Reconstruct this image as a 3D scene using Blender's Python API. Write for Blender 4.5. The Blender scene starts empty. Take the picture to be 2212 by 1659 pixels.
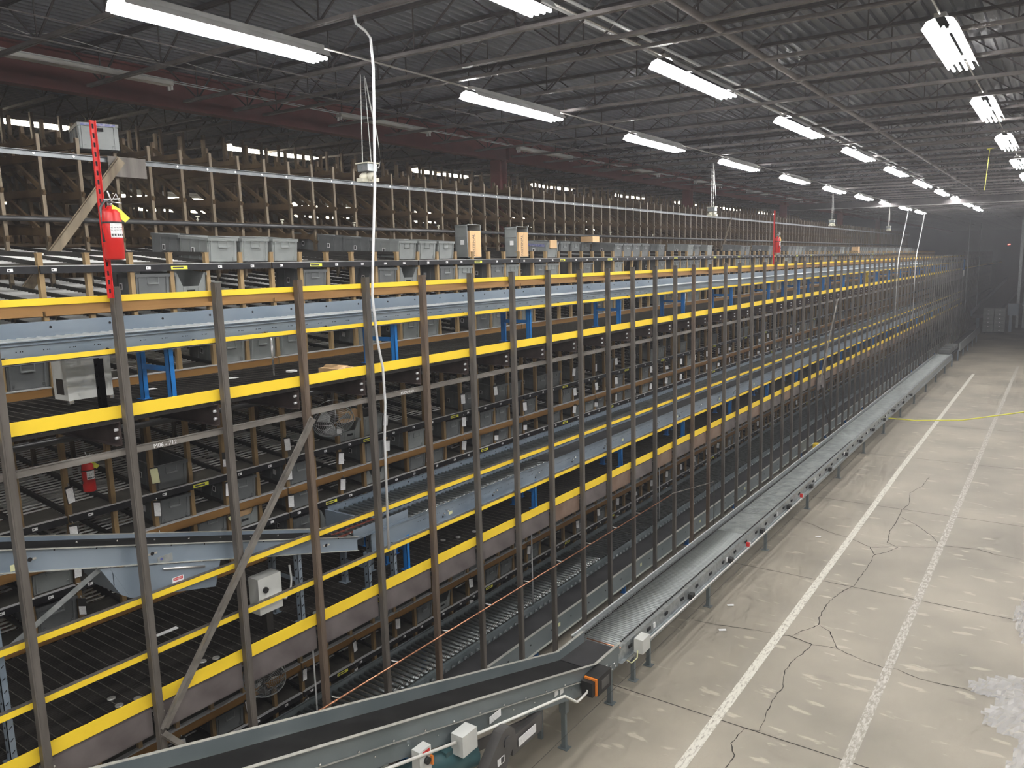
import bpy, math, random
from mathutils import Vector, Matrix
random.seed(7)
S = bpy.context.scene
COL = S.collection
H = 6.18                      # eye height
FX = -8.25                    # pick face of the flow rack
PX = -6.24                    # plane of the near post row
YF = 3.558; YP = 0.4575       # first rack upright, lane pitch
PY0 = 2.312; PP = 0.918       # first near post, post pitch
NPOST = 70
YEND = PY0 + PP*NPOST

# ------------------------------------------------------------------ helpers
class MB:
    def __init__(s): s.v=[]; s.f=[]; s.m=[]; s.sm=[]
    def quad(s,a,b,c,d,m=0):
        i=len(s.v); s.v+= [tuple(a),tuple(b),tuple(c),tuple(d)]; s.f.append((i,i+1,i+2,i+3)); s.m.append(m); s.sm.append(False); return s
    def box(s,x0,x1,y0,y1,z0,z1,m=0):
        if x0>x1:x0,x1=x1,x0
        if y0>y1:y0,y1=y1,y0
        if z0>z1:z0,z1=z1,z0
        i=len(s.v)
        s.v+=[(x0,y0,z0),(x1,y0,z0),(x1,y1,z0),(x0,y1,z0),(x0,y0,z1),(x1,y0,z1),(x1,y1,z1),(x0,y1,z1)]
        s.f+=[(i,i+3,i+2,i+1),(i+4,i+5,i+6,i+7),(i,i+1,i+5,i+4),(i+1,i+2,i+6,i+5),(i+2,i+3,i+7,i+6),(i+3,i,i+4,i+7)]
        s.m+=[m]*6; s.sm+=[False]*6; return s
    def bar(s,p,q,w,h,up=(0,0,1),m=0):
        p=Vector(p);q=Vector(q);d=(q-p).normalized();u=Vector(up)
        if abs(d.dot(u))>.98:u=Vector((1,0,0))
        a=d.cross(u).normalized()*(w/2);b=a.cross(d).normalized()*(h/2)
        i=len(s.v)
        for c in (p,q):
            for k,l in ((-1,-1),(1,-1),(1,1),(-1,1)): s.v.append(tuple(c+a*k+b*l))
        s.f+=[(i,i+1,i+2,i+3),(i+7,i+6,i+5,i+4),(i,i+4,i+5,i+1),(i+1,i+5,i+6,i+2),(i+2,i+6,i+7,i+3),(i+3,i+7,i+4,i)]
        s.m+=[m]*6; s.sm+=[False]*6; return s
    def angle(s,p,q,w,t,up=(0,0,1),side=1,m=0):   # L profile: a vertical leg and a leg to the side
        p=Vector(p);q=Vector(q);d=(q-p).normalized();u=Vector(up)
        a=d.cross(u).normalized()*side; b=a.cross(d).normalized()*side
        s.bar(p,q,t,w,up,m)
        o=a*(w/2)+b*(w/2)
        s.bar(p+o,q+o,w,t,up,m); return s
    def tube(s,pts,r,n=8,m=0,cap=True,smooth=True):
        pts=[Vector(p) for p in pts]; rings=[]
        N=len(pts); ref=None
        for k,p in enumerate(pts):
            d=((pts[min(k+1,N-1)]-pts[max(k-1,0)])).normalized()
            if ref is None:
                ref=Vector((0,0,1)) if abs(d.z)<.9 else Vector((1,0,0))
            a=d.cross(ref).normalized(); b=d.cross(a).normalized(); ref=b.cross(d)*-1 if False else ref
            rr=r[k] if isinstance(r,(list,tuple)) else r
            i=len(s.v)
            for j in range(n):
                t=2*math.pi*j/n; s.v.append(tuple(p+a*math.cos(t)*rr+b*math.sin(t)*rr))
            rings.append(i)
        for A,B in zip(rings,rings[1:]):
            for j in range(n):
                k=(j+1)%n; s.f.append((A+j,B+j,B+k,A+k)); s.m.append(m); s.sm.append(smooth)
        if cap:
            s.f.append(tuple(rings[0]+j for j in range(n))); s.m.append(m); s.sm.append(False)
            s.f.append(tuple(rings[-1]+j for j in reversed(range(n)))); s.m.append(m); s.sm.append(False)
        return s
    def cyl(s,p,q,r,n=10,m=0,smooth=True): return s.tube([p,q],r,n,m,True,smooth)
    def prism(s,poly,axis,a,b,m=0):       # poly in the two other axes, extruded along axis
        n=len(poly); i=len(s.v)
        for t in (a,b):
            for (u,w) in poly:
                s.v.append((t,u,w) if axis=='x' else (u,t,w) if axis=='y' else (u,w,t))
        s.f.append(tuple(i+j for j in range(n))); s.f.append(tuple(i+n+j for j in reversed(range(n))))
        s.m+=[m,m]; s.sm+=[False,False]
        for j in range(n):
            k=(j+1)%n; s.f.append((i+j,i+n+j,i+n+k,i+k)); s.m.append(m); s.sm.append(False)
        return s
    def disc(s,c,nrm,r,t=.004,n=12,m=0):
        c=Vector(c);nn=Vector(nrm).normalized(); return s.tube([c,c+nn*t],r,n,m)
    def rot(s,M,start=0):
        for k in range(start,len(s.v)): s.v[k]=tuple(M@Vector(s.v[k]))
        return s
    def mesh(s,name,mats):
        me=bpy.data.meshes.new(name); me.from_pydata(s.v,[],s.f)
        for mm in (mats if isinstance(mats,(list,tuple)) else [mats]): me.materials.append(mm)
        me.polygons.foreach_set('material_index',s.m); me.polygons.foreach_set('use_smooth',s.sm)
        me.update(); return me

def link(o,parent=None):
    COL.objects.link(o)
    if parent is not None: o.parent=parent
    return o
def tag(o,label=None,cat=None,group=None,kind=None):
    if label:o['label']=label
    if cat:o['category']=cat
    if group:o['group']=group
    if kind:o['kind']=kind
    return o
def ob(name,mb,mats,parent=None,label=None,cat=None,group=None,kind=None,loc=None):
    me=mb if isinstance(mb,bpy.types.Mesh) else mb.mesh(name,mats)
    o=link(bpy.data.objects.new(name,me),parent)
    if loc is not None:o.location=loc
    return tag(o,label,cat,group,kind)
def empty(name,label,cat,group=None,loc=(0,0,0),rz=0):
    o=link(bpy.data.objects.new(name,None)); o.location=loc; o.rotation_euler=(0,0,rz); o.empty_display_size=.1
    return tag(o,label,cat,group)
def dup(root,loc=None,label=None,group=None,rot=None):
    r=root.copy(); COL.objects.link(r)
    if loc is not None:r.location=loc
    if rot is not None:r.rotation_euler=rot
    if label:r['label']=label
    if group:r['group']=group
    elif 'group' in r and label: 
        pass
    for ch in KIDS(root):
        c=ch.copy(); COL.objects.link(c); c.parent=r
        for g in KIDS(ch):
            d=g.copy(); COL.objects.link(d); d.parent=c
    return r
_kids={}
def KIDS(o):
    if o.name not in _kids: _kids[o.name]=[c for c in COL.objects if c.parent==o]
    return _kids[o.name]
ORD=['first','second','third','fourth','fifth','sixth','seventh','eighth','ninth','tenth','eleventh','twelfth','thirteenth','fourteenth','fifteenth','sixteenth','seventeenth','eighteenth','nineteenth','twentieth',
 'twenty-first','twenty-second','twenty-third','twenty-fourth','twenty-fifth','twenty-sixth','twenty-seventh','twenty-eighth','twenty-ninth','thirtieth']

# ------------------------------------------------------------------ materials
def mat(name,c,c2=None,scale=6,rough=.55,metal=0,stretch=(1,1,1),lo=.35,hi=.65,bump=0,spec=.5,emis=0,coord='Object',detail=5):
    m=bpy.data.materials.new(name); m.use_nodes=True; nt=m.node_tree; b=nt.nodes['Principled BSDF']
    b.inputs['Base Color'].default_value=(*c,1); b.inputs['Roughness'].default_value=rough; b.inputs['Metallic'].default_value=metal
    b.inputs['Specular IOR Level'].default_value=spec
    if emis: b.inputs['Emission Color'].default_value=(*c,1); b.inputs['Emission Strength'].default_value=emis
    if c2 is not None:
        tc=nt.nodes.new('ShaderNodeTexCoord'); mp=nt.nodes.new('ShaderNodeMapping'); mp.inputs['Scale'].default_value=stretch
        nz=nt.nodes.new('ShaderNodeTexNoise'); nz.inputs['Scale'].default_value=scale; nz.inputs['Detail'].default_value=detail
        cr=nt.nodes.new('ShaderNodeValToRGB'); cr.color_ramp.elements[0].position=lo; cr.color_ramp.elements[1].position=hi
        cr.color_ramp.elements[0].color=(*c,1); cr.color_ramp.elements[1].color=(*c2,1)
        L=nt.links.new
        L(tc.outputs[coord],mp.inputs[0]); L(mp.outputs[0],nz.inputs['Vector']); L(nz.outputs['Fac'],cr.inputs[0]); L(cr.outputs[0],b.inputs['Base Color'])
        if bump:
            bp=nt.nodes.new('ShaderNodeBump'); bp.inputs['Strength'].default_value=bump; L(nz.outputs['Fac'],bp.inputs['Height']); L(bp.outputs[0],b.inputs['Normal'])
    return m
M={}
M['post']=mat('brown_mill_steel',(.084,.073,.062),(.18,.162,.144),9,.5,.25,(1,1,.12))
M['post2']=mat('grey_mill_steel',(.062,.056,.051),(.14,.128,.115),9,.45,.3,(1,1,.12))
M['post3']=mat('rusty_steel',(.105,.072,.05),(.19,.145,.11),9,.55,.2,(1,1,.12))
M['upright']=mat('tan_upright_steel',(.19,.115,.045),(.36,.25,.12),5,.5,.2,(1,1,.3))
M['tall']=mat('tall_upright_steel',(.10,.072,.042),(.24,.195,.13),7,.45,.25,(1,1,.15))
M['orange']=mat('orange_brown_rail',(.24,.118,.030),(.34,.18,.055),3,.5,.1,(.3,.3,2))
M['yellow']=mat('safety_yellow',(.96,.68,.035),(.90,.62,.03),2,.5)
M['edge']=mat('primered_edge_beam',(.10,.084,.083),(.17,.148,.145),3,.55,.2)
M['edgeb']=mat('rusted_edge_beam',(.17,.105,.07),(.24,.17,.13),4,.6,.2)
M['cbeam']=mat('deck_joist_steel',(.05,.036,.034),(.085,.062,.055),6,.6,.2)
M['conv']=mat('conveyor_blue_grey',(.20,.255,.315),(.26,.31,.36),1.5,.4,.2)
M['galv']=mat('galvanised_steel',(.30,.33,.34),(.45,.48,.49),14,.35,.6)
M['tie']=mat('dull_zinc_angle',(.17,.18,.19),(.25,.27,.28),8,.45,.4)
M['conv2']=mat('grey_green_conveyor_paint',(.145,.175,.185),(.19,.22,.23),1.5,.45,.15)
M['flange']=mat('pale_flange_edge',(.34,.34,.31),(.44,.44,.40),12,.5)  # lighter tone than the channel sides, on the flange strips
M['slate']=mat('dark_slate_paint',(.055,.07,.09),rough=.5)
M['roller']=mat('dark_roller_steel',(.12,.13,.13),(.22,.24,.24),10,.3,.7)
M['rollerm']=mat('grey_green_roller',(.24,.265,.26),(.36,.385,.38),6,.5,.3)
M['rollerl']=mat('bright_roller_steel',(.42,.44,.44),(.56,.58,.58),10,.5,.3)
M['hole']=mat('dark_hole',(.008,.008,.01),rough=.9)
M['bolt']=mat('zinc_bolt',(.75,.75,.74),rough=.25,metal=.8)
M['white']=mat('white_label',(.93,.93,.92),(.78,.78,.78),60,.6)
M['print']=mat('label_print',(.06,.06,.06),rough=.8)
M['card']=mat('pale_yellow_card',(.72,.72,.42),rough=.6)
M['blacksleeve']=mat('black_sleeve',(.018,.017,.016),rough=.5)
M['rail']=mat('black_label_rail',(.010,.010,.012),(.02,.02,.022),8,.4,spec=.3)
M['railtop']=mat('bare_rail_lip',(.55,.55,.55),rough=.35,metal=.3)
M['tray']=mat('shelf_tray',(.07,.066,.056),(.115,.108,.092),5,.5,.3)
M['flow']=mat('flow_roller_bars',(.72,.72,.70),rough=.35)
M['guide']=mat('lane_guide',(.022,.020,.018),rough=.5)
M['tote']=mat('tote_grey',(.11,.118,.12),(.15,.158,.158),5,.5)
M['totel']=mat('tote_light_grey',(.20,.215,.21),(.245,.26,.255),5,.5)
M['toteb']=mat('tote_blue_sleeve',(.06,.08,.3),(.3,.3,.4),30,.5)
M['carton']=mat('kraft_carton',(.62,.40,.20),(.68,.45,.24),3,.7)
M['grate']=mat('bar_grating',(.012,.011,.010),(.03,.027,.024),3,.6,.2,spec=.3)
M['grate2']=mat('grating_rods',(.10,.095,.08),rough=.5,metal=.2)
M['blue']=mat('blue_paint',(.008,.16,.50),(.01,.20,.58),5,.4)
M['belt']=mat('black_belt',(.010,.010,.010),(.018,.018,.018),3,.8,spec=.15)
M['belt2']=mat('worn_belt',(.030,.030,.032),(.045,.045,.047),3,.75,spec=.2)
M['red']=mat('red_paint',(.62,.018,.015),rough=.35)
M['copper']=mat('copper_tube',(.72,.34,.20),rough=.25,metal=.8)
M['pipe']=mat('dark_pipe',(.075,.075,.078),(.11,.11,.11),5,.4,.4)
M['cond']=mat('galvanised_conduit',(.74,.75,.76),rough=.35,metal=.2)
M['condl']=mat('dull_conduit',(.42,.40,.37),rough=.5)
M['white_cond']=mat('white_conduit_paint',(.80,.79,.74),rough=.45)
M['maroon']=mat('maroon_primer',(.155,.042,.036),(.19,.055,.046),1.2,.65)
M['joist']=mat('joist_lit_tone',(.15,.132,.13),(.21,.19,.185),4,.5)  # lighter tone stands in for lamp light caught by the joist bottoms
M['joistd']=mat('joist_shaded_tone',(.05,.043,.043),(.08,.07,.07),4,.6)  # darker joist copy: shade on top chords and webs put into the colour
M['deck']=mat('roof_deck',(.155,.165,.19),(.21,.22,.245),.7,.5,.1)
M['lsteel']=mat('light_mill_steel',(.17,.155,.138),(.28,.26,.235),9,.4,.3,(1,.3,1))
M['cable']=mat('white_cable',(.7,.7,.68),rough=.5)
M['housing']=mat('lamp_housing',(.62,.62,.60),(.52,.52,.50),4,.5)
M['tubeoff']=mat('unlit_tube',(.85,.85,.82),rough=.3)
M['hpaint']=mat('cream_fitting',(.70,.68,.56),rough=.5)
M['teal']=mat('teal_motor',(.03,.085,.095),(.045,.11,.12),6,.4)
M['guard']=mat('chain_guard',(.070,.066,.063),(.095,.09,.086),4,.5)
M['boxw']=mat('pale_enclosure',(.60,.61,.58),(.66,.67,.64),3,.45)
M['rubber']=mat('black_rubber',(.015,.015,.015),rough=.6)
M['orangeplastic']=mat('orange_plastic',(.85,.25,.03),rough=.4)
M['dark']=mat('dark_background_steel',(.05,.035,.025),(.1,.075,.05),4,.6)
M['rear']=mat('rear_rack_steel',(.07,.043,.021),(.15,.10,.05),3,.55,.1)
M['film']=mat('plastic_film',(.9,.9,.92),rough=.15)
M['film'].node_tree.nodes['Principled BSDF'].inputs['Alpha'].default_value=.30
M['paint_old']=None
def emit(name,c,s,sample=False):
    m=bpy.data.materials.new(name); m.use_nodes=True; nt=m.node_tree; nt.nodes.clear()
    e=nt.nodes.new('ShaderNodeEmission'); e.inputs[0].default_value=(*c,1); e.inputs[1].default_value=s
    o=nt.nodes.new('ShaderNodeOutputMaterial'); nt.links.new(e.outputs[0],o.inputs[0])
    if not sample: m.cycles.emission_sampling='NONE'
    return m
M['tube']=emit('lit_tube',(1,.985,.975),34,True)
M['tubew']=emit('warm_lit_tube',(1,.88,.66),13,True)
M['exit']=emit('red_exit_lamp',(1,.08,.06),4)

def floor_material():
    m=bpy.data.materials.new('concrete_floor'); m.use_nodes=True; nt=m.node_tree; b=nt.nodes['Principled BSDF']; L=nt.links.new
    tc=nt.nodes.new('ShaderNodeTexCoord')
    def noise(scale,st,detail=6):
        mp=nt.nodes.new('ShaderNodeMapping'); mp.inputs['Scale'].default_value=st; L(tc.outputs['Object'],mp.inputs[0])
        n=nt.nodes.new('ShaderNodeTexNoise'); n.inputs['Scale'].default_value=scale; n.inputs['Detail'].default_value=detail; L(mp.outputs[0],n.inputs['Vector']); return n
    def ramp(a,c0,c1,e0,e1):
        r=nt.nodes.new('ShaderNodeValToRGB'); r.color_ramp.elements[0].position=e0; r.color_ramp.elements[1].position=e1
        r.color_ramp.elements[0].color=c0; r.color_ramp.elements[1].color=c1; L(a,r.inputs[0]); return r
    def mix(f,a,b_):
        x=nt.nodes.new('ShaderNodeMix'); x.data_type='RGBA'; L(f,x.inputs[0]); L(a,x.inputs[6])
        if isinstance(b_,tuple): x.inputs[7].default_value=b_
        else: L(b_,x.inputs[7])
        return x.outputs[2]
    base=ramp(noise(.45,(1,1,1)).outputs['Fac'],(.255,.230,.188,1),(.385,.347,.278,1),.32,.66).outputs[0]
    st=ramp(noise(1.7,(1.0,2.6,1),4).outputs['Fac'],(0,0,0,1),(.7,.7,.7,1),.62,.67).outputs[0]
    c=mix(st,base,(.52,.475,.385,1))
    dk=ramp(noise(.9,(1,3.0,1),6).outputs['Fac'],(0,0,0,1),(.5,.5,.5,1),.66,.78).outputs[0]
    c=mix(dk,c,(.22,.19,.16,1))
    gr=ramp(noise(28,(1,1,1),3).outputs['Fac'],(0,0,0,1),(.22,.22,.22,1),.45,.7).outputs[0]
    c=mix(gr,c,(.30,.27,.22,1))
    L(c,b.inputs['Base Color']); b.inputs['Roughness'].default_value=.5; b.inputs['Specular IOR Level'].default_value=.35
    return m
M['floor']=floor_material()
def line_material(name,c,cover):
    m=bpy.data.materials.new(name); m.use_nodes=True; nt=m.node_tree; b=nt.nodes['Principled BSDF']; L=nt.links.new
    tc=nt.nodes.new('ShaderNodeTexCoord'); n=nt.nodes.new('ShaderNodeTexNoise'); n.inputs['Scale'].default_value=11; n.inputs['Detail'].default_value=10; n.inputs['Roughness'].default_value=.7
    mp=nt.nodes.new('ShaderNodeMapping'); mp.inputs['Scale'].default_value=(2.5,.8,1); L(tc.outputs['Object'],mp.inputs[0]); L(mp.outputs[0],n.inputs['Vector'])
    r=nt.nodes.new('ShaderNodeValToRGB'); r.color_ramp.elements[0].position=cover-.06; r.color_ramp.elements[1].position=cover+.06
    r.color_ramp.elements[0].color=(*c,1); r.color_ramp.elements[1].color=(.33,.30,.25,1); L(n.outputs['Fac'],r.inputs[0]); L(r.outputs[0],b.inputs['Base Color']); b.inputs['Roughness'].default_value=.6
    return m
M['line1']=line_material('worn_white_line',(.66,.64,.56),.56)
M['line2']=line_material('scuffed_grey_line',(.55,.53,.48),.49)

# ------------------------------------------------------------------ camera
cam=bpy.data.cameras.new('camera'); cam.sensor_width=36; cam.lens=1665/2212*36; cam.clip_end=400; cam.clip_start=.05
co=link(bpy.data.objects.new('camera',cam)); S.camera=co
def _axes():
    f=1665.
    def cv(x,y): return Vector((x-1106,-(y-829.5),-f))
    Y=cv(2310,541).normalized(); D=cv(1407,11760); D=(D-Y*D.dot(Y)).normalized(); Z=-D; X=Y.cross(Z)
    return X,Y,Z
X_,Y_,Z_=_axes()
co.matrix_world=Matrix.Translation((0,0,H))@Matrix((X_,Y_,Z_)).to_4x4()

# ------------------------------------------------------------------ setting
XL,XR,Y0,Y1=-34,12,-16,112
fl=ob('floor',MB().box(XL,XR,Y0,Y1,-.2,0),M['floor'],kind='structure')
def strip(pts,w,z=.003,jit=0):
    b=MB()
    for p,q in zip(pts,pts[1:]):
        p=Vector((*p,z));q=Vector((*q,z));d=(q-p).normalized();a=d.cross(Vector((0,0,1)))
        w1=w*(1+random.uniform(-jit,jit)); b.quad(p-a*w1/2,q-a*w1/2-d*-.0,q+a*w1/2,p+a*w1/2)
    return b
ob('floor_line',strip([(-3.47,1),(-3.50,9.3),(-3.54,17),(-3.6,24),(-3.62,46)],.13),M['line1'],fl,label='worn white painted line')
ob('floor_line',strip([(-1.83,1),(-1.82,12),(-1.83,24),(-1.87,50)],.13),M['line2'],fl,label='scuffed grey painted line')
JM=mat('joint_filler',(.035,.03,.025),rough=.9)
for k,y in enumerate((3.95,9.44,14.93,20.38,25.9,31.4,36.9)):
    ob('floor_joint',strip([(-5.6,y-.02),(9,y)],.016,.002),JM,fl)
CR=[[(-3.02,8.49),(-3.03,8.79),(-3.14,9.0),(-3.11,9.4),(-2.93,9.46),(-2.97,9.9),(-3.01,10.27),(-2.98,10.71),(-3.09,11.17),(-3.08,11.58),(-3.01,11.83),(-2.97,12.23)],
[(-2.97,12.23),(-3.32,12.32),(-3.24,12.58),(-3.05,12.99),(-3.11,13.2),(-3.14,13.71),(-3.13,14.05),(-3.05,14.56),(-2.91,14.95),(-2.89,15.93),(-2.9,16.84),(-3.08,17.27),(-3.55,17.63),(-4.01,17.78),(-4.49,18.12),(-5.03,18.37)],
[(-4.89,12.03),(-4.5,12.08),(-3.96,12.22),(-3.32,12.32),(-2.97,12.23),(-2.6,12.3),(-2.28,12.17),(-1.9,12.05),(-1.7,12.12),(-1.38,12.0),(-1.08,12.0),(-.8,12.04),(-.58,12.01),(-.26,12.08)],
[(-3.05,12.99),(-2.84,12.83),(-2.74,12.62),(-2.6,12.3)],
[(-3.04,17.26),(-2.78,17.45),(-1.86,18.01),(-1.75,18.15),(-1.18,18.27),(-.81,18.12),(-.38,18.09)],
[(-2.9,16.84),(-2.69,17.19),(-2.58,17.54),(-2.81,17.75),(-2.9,18.54),(-2.88,19.27),(-2.93,20.32),(-2.86,20.89),(-2.99,21.93),(-2.81,22.76),(-2.79,23.81)],
[(-2.83,19.69),(-2.49,19.32),(-2.08,18.69),(-1.86,18.16)]]
for c in CR:
    pts=[]
    for p,q in zip(c,c[1:]):
        n=max(2,int((Vector(p)-Vector(q)).length/.07))
        for i in range(n):
            t=i/n; pts.append((p[0]+(q[0]-p[0])*t+random.uniform(-.012,.012),p[1]+(q[1]-p[1])*t+random.uniform(-.012,.012)))
    pts.append(c[-1]); ob('floor_crack',strip(pts,.012,.0025,.5),JM,fl)

def deckz(x): return 9.36+.0209*(-x-6)
b=MB(); n=int((XR-XL)/.3)
n=int((XR-XL)/.15)
for i in range(n):
    x=XL+i*.15; z=deckz(x); z2=z
    for (a,c,za,zc) in ((0,.04,0,0),(.04,.055,0,.04),(.055,.135,.04,.04),(.135,.15,.04,0)):
        b.quad((x+a,Y0,z+za),(x+c,Y0,z+zc),(x+c,Y1,z+zc),(x+a,Y1,z+za))
ob('ceiling',b,M['deck'],kind='structure')
WM=mat('far_wall_block',(.10,.09,.085),(.13,.12,.11),.5,.8)
ob('wall_back',MB().box(XL,XR,Y1,Y1+.2,0,11),WM,kind='structure')
ob('wall_left',MB().box(XL-.2,XL,Y0,Y1,0,11),WM,kind='structure')
ob('wall_right',MB().box(XR,XR+.2,Y0,Y1,0,11),WM,kind='structure')
ob('wall_front',MB().box(XL,XR,Y0-.2,Y0,0,11),WM,kind='structure')

# roof joists -------------------------------------------------------------
def joist_meshes(x0,x1):
    L=x1-x0; dz=-.0209
    t=MB(); bo=MB(); w=MB()
    zz=lambda x,o: deckz(x)-9.36+9.36-.02+o
    for s in (-.020,.020):
        t.bar((x0,s,deckz(x0)-.03),(x1,s,deckz(x1)-.03),.032,.045)
        bo.bar((x0+.4,s,deckz(x0)-.57),(x1-.4,s,deckz(x1)-.57),.030,.040)
    nb=int(L/1.5); st=L/nb
    for i in range(nb):
        xa=x0+i*st; xm=xa+st/2; xb=xa+st
        w.bar((xa+.05,0,deckz(xa)-.04),(xm,0,deckz(xm)-.56),.016,.016,m=1)
        w.bar((xm,0,deckz(xm)-.56),(xb-.05,0,deckz(xb)-.04),.022,.018,m=1)
        w.bar((xm,0,deckz(xm)-.55),(xm,0,deckz(xm)-.05),.014,.014,m=1)
    return t.mesh('top_chord',M['joistd']),bo.mesh('bottom_chord',M['joist']),w.mesh('web',[M['joistd'],M['joistd']])
JA=joist_meshes(-12.05,3.2); JB=joist_meshes(-27,-12.25); JC=joist_meshes(3.2,12)
ys=[2.97+1.5*i-1.5 for i in range(0,72)]+[8.385+12.19*i for i in range(6)]
def joist(meshes,y,label,group):
    r=empty('roof_joist',label,'roof joist',group,(0,y,0))
    for me,nm in zip(meshes,('top_chord','bottom_chord','web')): ob(nm,me,None,r)
for y in ys:
    joist(JA,y,'dark open-web steel roof joist over the main aisle, right of the maroon girder','open-web roof joists over the aisle')
    if y<60: joist(JB,y,'dark open-web roof joist beyond the maroon girder, over the rear racks','open-web roof joists beyond the maroon girder')
    if y<45: joist(JC,y,'open-web roof joist at the right edge beyond the right-hand lamp row','open-web roof joists at the right edge')

# maroon girder and columns
gx=-12.1
r=empty('roof_girder','long maroon steel girder carrying the roof joists','girder',loc=(gx,0,0))
ob('web_plate',MB().box(-.006,.006,Y0,Y1,8.90,9.42),M['maroon'],r)
ob('bottom_flange',MB().box(-.10,.10,Y0,Y1,8.87,8.90),M['maroon'],r)
ob('top_flange',MB().box(-.10,.10,Y0,Y1,9.42,9.45),M['maroon'],r)
for k in range(-1,8):
    y=4.3+12.19*k+.35
    if y>0: ob('stiffener',MB().box(.006,.09,y,y+.012,8.9,9.42),M['maroon'],r)
cm=MB().box(-.15,.15,-.15,-.13,0,8.87).box(-.15,.15,.13,.15,0,8.87).box(-.008,.008,-.13,.13,0,8.87)
for k,y in enumerate((4.3,16.5,28.75,41.1,53.3,65.5)):
    ob('building_column',cm if isinstance(cm,bpy.types.Mesh) else cm,M['maroon'],label='maroon H-section column under the girder, %s in view behind the tall uprights'%ORD[k-1] if k else 'maroon H-section column left of the picture among rear racks',cat='column',loc=(gx,y,0))
r=empty('cross_girder','steel girder, flange coloured pale for lamp light, crossing the whole roof at right angles far down the aisle','girder')
ob('web_plate',MB().bar((-11.9,41.4,deckz(-11.9)-.72),(XR-.1,41.4,deckz(XR)-.72),.02,.30),M['joistd'],r)
ob('bottom_flange',MB().bar((-11.9,41.4,deckz(-11.9)-.88),(XR-.1,41.4,deckz(XR)-.88),.16,.02),M['housing'],r)  # pale flange under a dark web: lamp light put into the colour
for x,nm in ((2.5,'right'),):
    pass
# ------------------------------------------------------------------ lamps
def lamp_meshes():
    h=MB(); L=1.22
    prof=[(-.18,.0),(-.13,.075),(-.05,.10),(.05,.10),(.13,.075),(.18,.0)]
    for (a,c) in zip(prof,prof[1:]):
        h.quad((a[0],-L,a[1]),(c[0],-L,c[1]),(c[0],L,c[1]),(a[0],L,a[1]))
    h.box(-.06,.06,-L,L,.10,.15)
    t=MB().tube([(0,-L+.02,0),(0,L-.02,0)],.019,6,0,False)
    return h.mesh('reflector',M['housing']),t
LR,_t=lamp_meshes()
TB=_t.mesh('tube',M['tube']); TBW=_t.mesh('tube',M['tubew'])
def lamp(x,y,z,label,group=None,lit=True,warm=False,parts=True,p=1.0):
    r=empty('strip_lamp',label,'ceiling lamp',group,(x,y,z))
    ob('reflector',LR,None,r)
    for dx in ((-.11,-.037,.037,.11) if parts else (-.08,.08)):
        o=ob('tube',TBW if warm else TB,None,r); o.location=(dx,0,-.012); o.scale=(1,1,1) if parts else (2,1,2)
    return r
rows=[(-7.3,-10.32,'left','',13),(-4.38,-10.05,'middle','',13),(-1.32,-9.55,'right','',13),(1.75,-9.8,'added outer right','',12),(4.8,-9.8,'added outermost right','',12)]  # outer and outermost right rows are unseen additions lighting the posts and yellow rails
for x,ys0,nm,wh,n in rows:
    k=0
    for i in range(n):
        y=ys0+5.2*i
        if y>57.5: break
        vis = y>(9 if nm=='right' else 4) and x<1
        if not vis:
            lab='lit strip lamp of the %s row overhead, outside the picture'%nm; k=-100
        elif 0<=k<6:
            lab='lit strip lamp, %s from the front in the %s of three rows'%(ORD[k],nm)
        else: lab='small distant lit strip lamp in the %s row, far down the hall'%nm
        lamp(x,y,8.64,lab,('overhead strip lamps of the %s row outside the picture'%nm if not vis else None if k<6 else 'distant strip lamps of the %s row'%nm),parts=4<y<30)
        k=0 if not vis else k+1
    ob('lamp_conduit',MB().cyl((x,Y0+3,8.775),(x,84,8.775),.012,6),M['condl'],label='thin steel conduit linking the strip lamps of the %s row'%nm,cat='conduit')
# rows behind the girder
for x,ps in ((-15.6,(6.3,12.2,18.4,24.6,30.8,37,43.2,49.4)),(-19.3,(6,11.5,17,22.5,28,34,40)),(-22.9,(8,14,20,26,33,41))):
    for i,y in enumerate(ps):
        nm={-15.6:'just beyond the maroon girder',-19.3:'deep behind the rear racks',-22.9:'farthest back behind the rear racks'}[x]
        lamp(x,y,9.0 if x>-16 else 8.2,'warm lit strip lamp %s, %s from the left'%(nm,ORD[i]),None,warm=True,parts=False,p=.55)
for i,y in enumerate((3.05,8.4+2.85,16.9,22.3,27.8,33.3,38.8)):
    if i==0: y=4.39
    r=empty('unlit_strip_lamp','unlit white twin-tube strip lamp beside the maroon girder, %s from the left'%ORD[i],'ceiling lamp',loc=(-10.9,y,8.93))
    L=1.22 if i else 2.4
    ob('housing',MB().box(-.07,.07,-L,L,0,.08),M['tubeoff'],r)
    for dx in (-.035,.035):
        ob('end_socket',MB().box(dx-.015,dx+.015,L-.03,L,-.06,0),M['white'],r)
        ob('end_socket',MB().box(dx-.015,dx+.015,-L,-L+.03,-.06,0),M['white'],r)
ob('lamp_conduit',MB().cyl((-10.9,Y0+3,8.985),(-10.9,60,8.985),.010,6).cyl((-10.80,Y0+3,8.985),(-10.80,60,8.985),.006,6),M['cond'],label='thin twin conduit running along the unlit lamps by the girder',cat='conduit')
ob('sprinkler_pipe',MB().cyl((-3.38,-3,8.76),(-3.38,41,8.76),.042,10).cyl((-3.38,12,8.76),(-3.38,12.1,8.76),.06,10).cyl((-3.38,17.7,8.76),(-3.38,17.85,8.76),.06,10),M['joist'],label='thick grey sprinkler pipe along the ceiling between middle and right lamp rows',cat='pipe')
for dx,nm in ((-4.98,'left'),(-4.74,'right')):
    ob('ceiling_conduit',MB().cyl((dx,-3,9.1),(dx,34,9.1),.022,6),M['cond'],label='bright galvanised conduit above the joists, %s one of the pair'%nm,cat='conduit')
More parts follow.
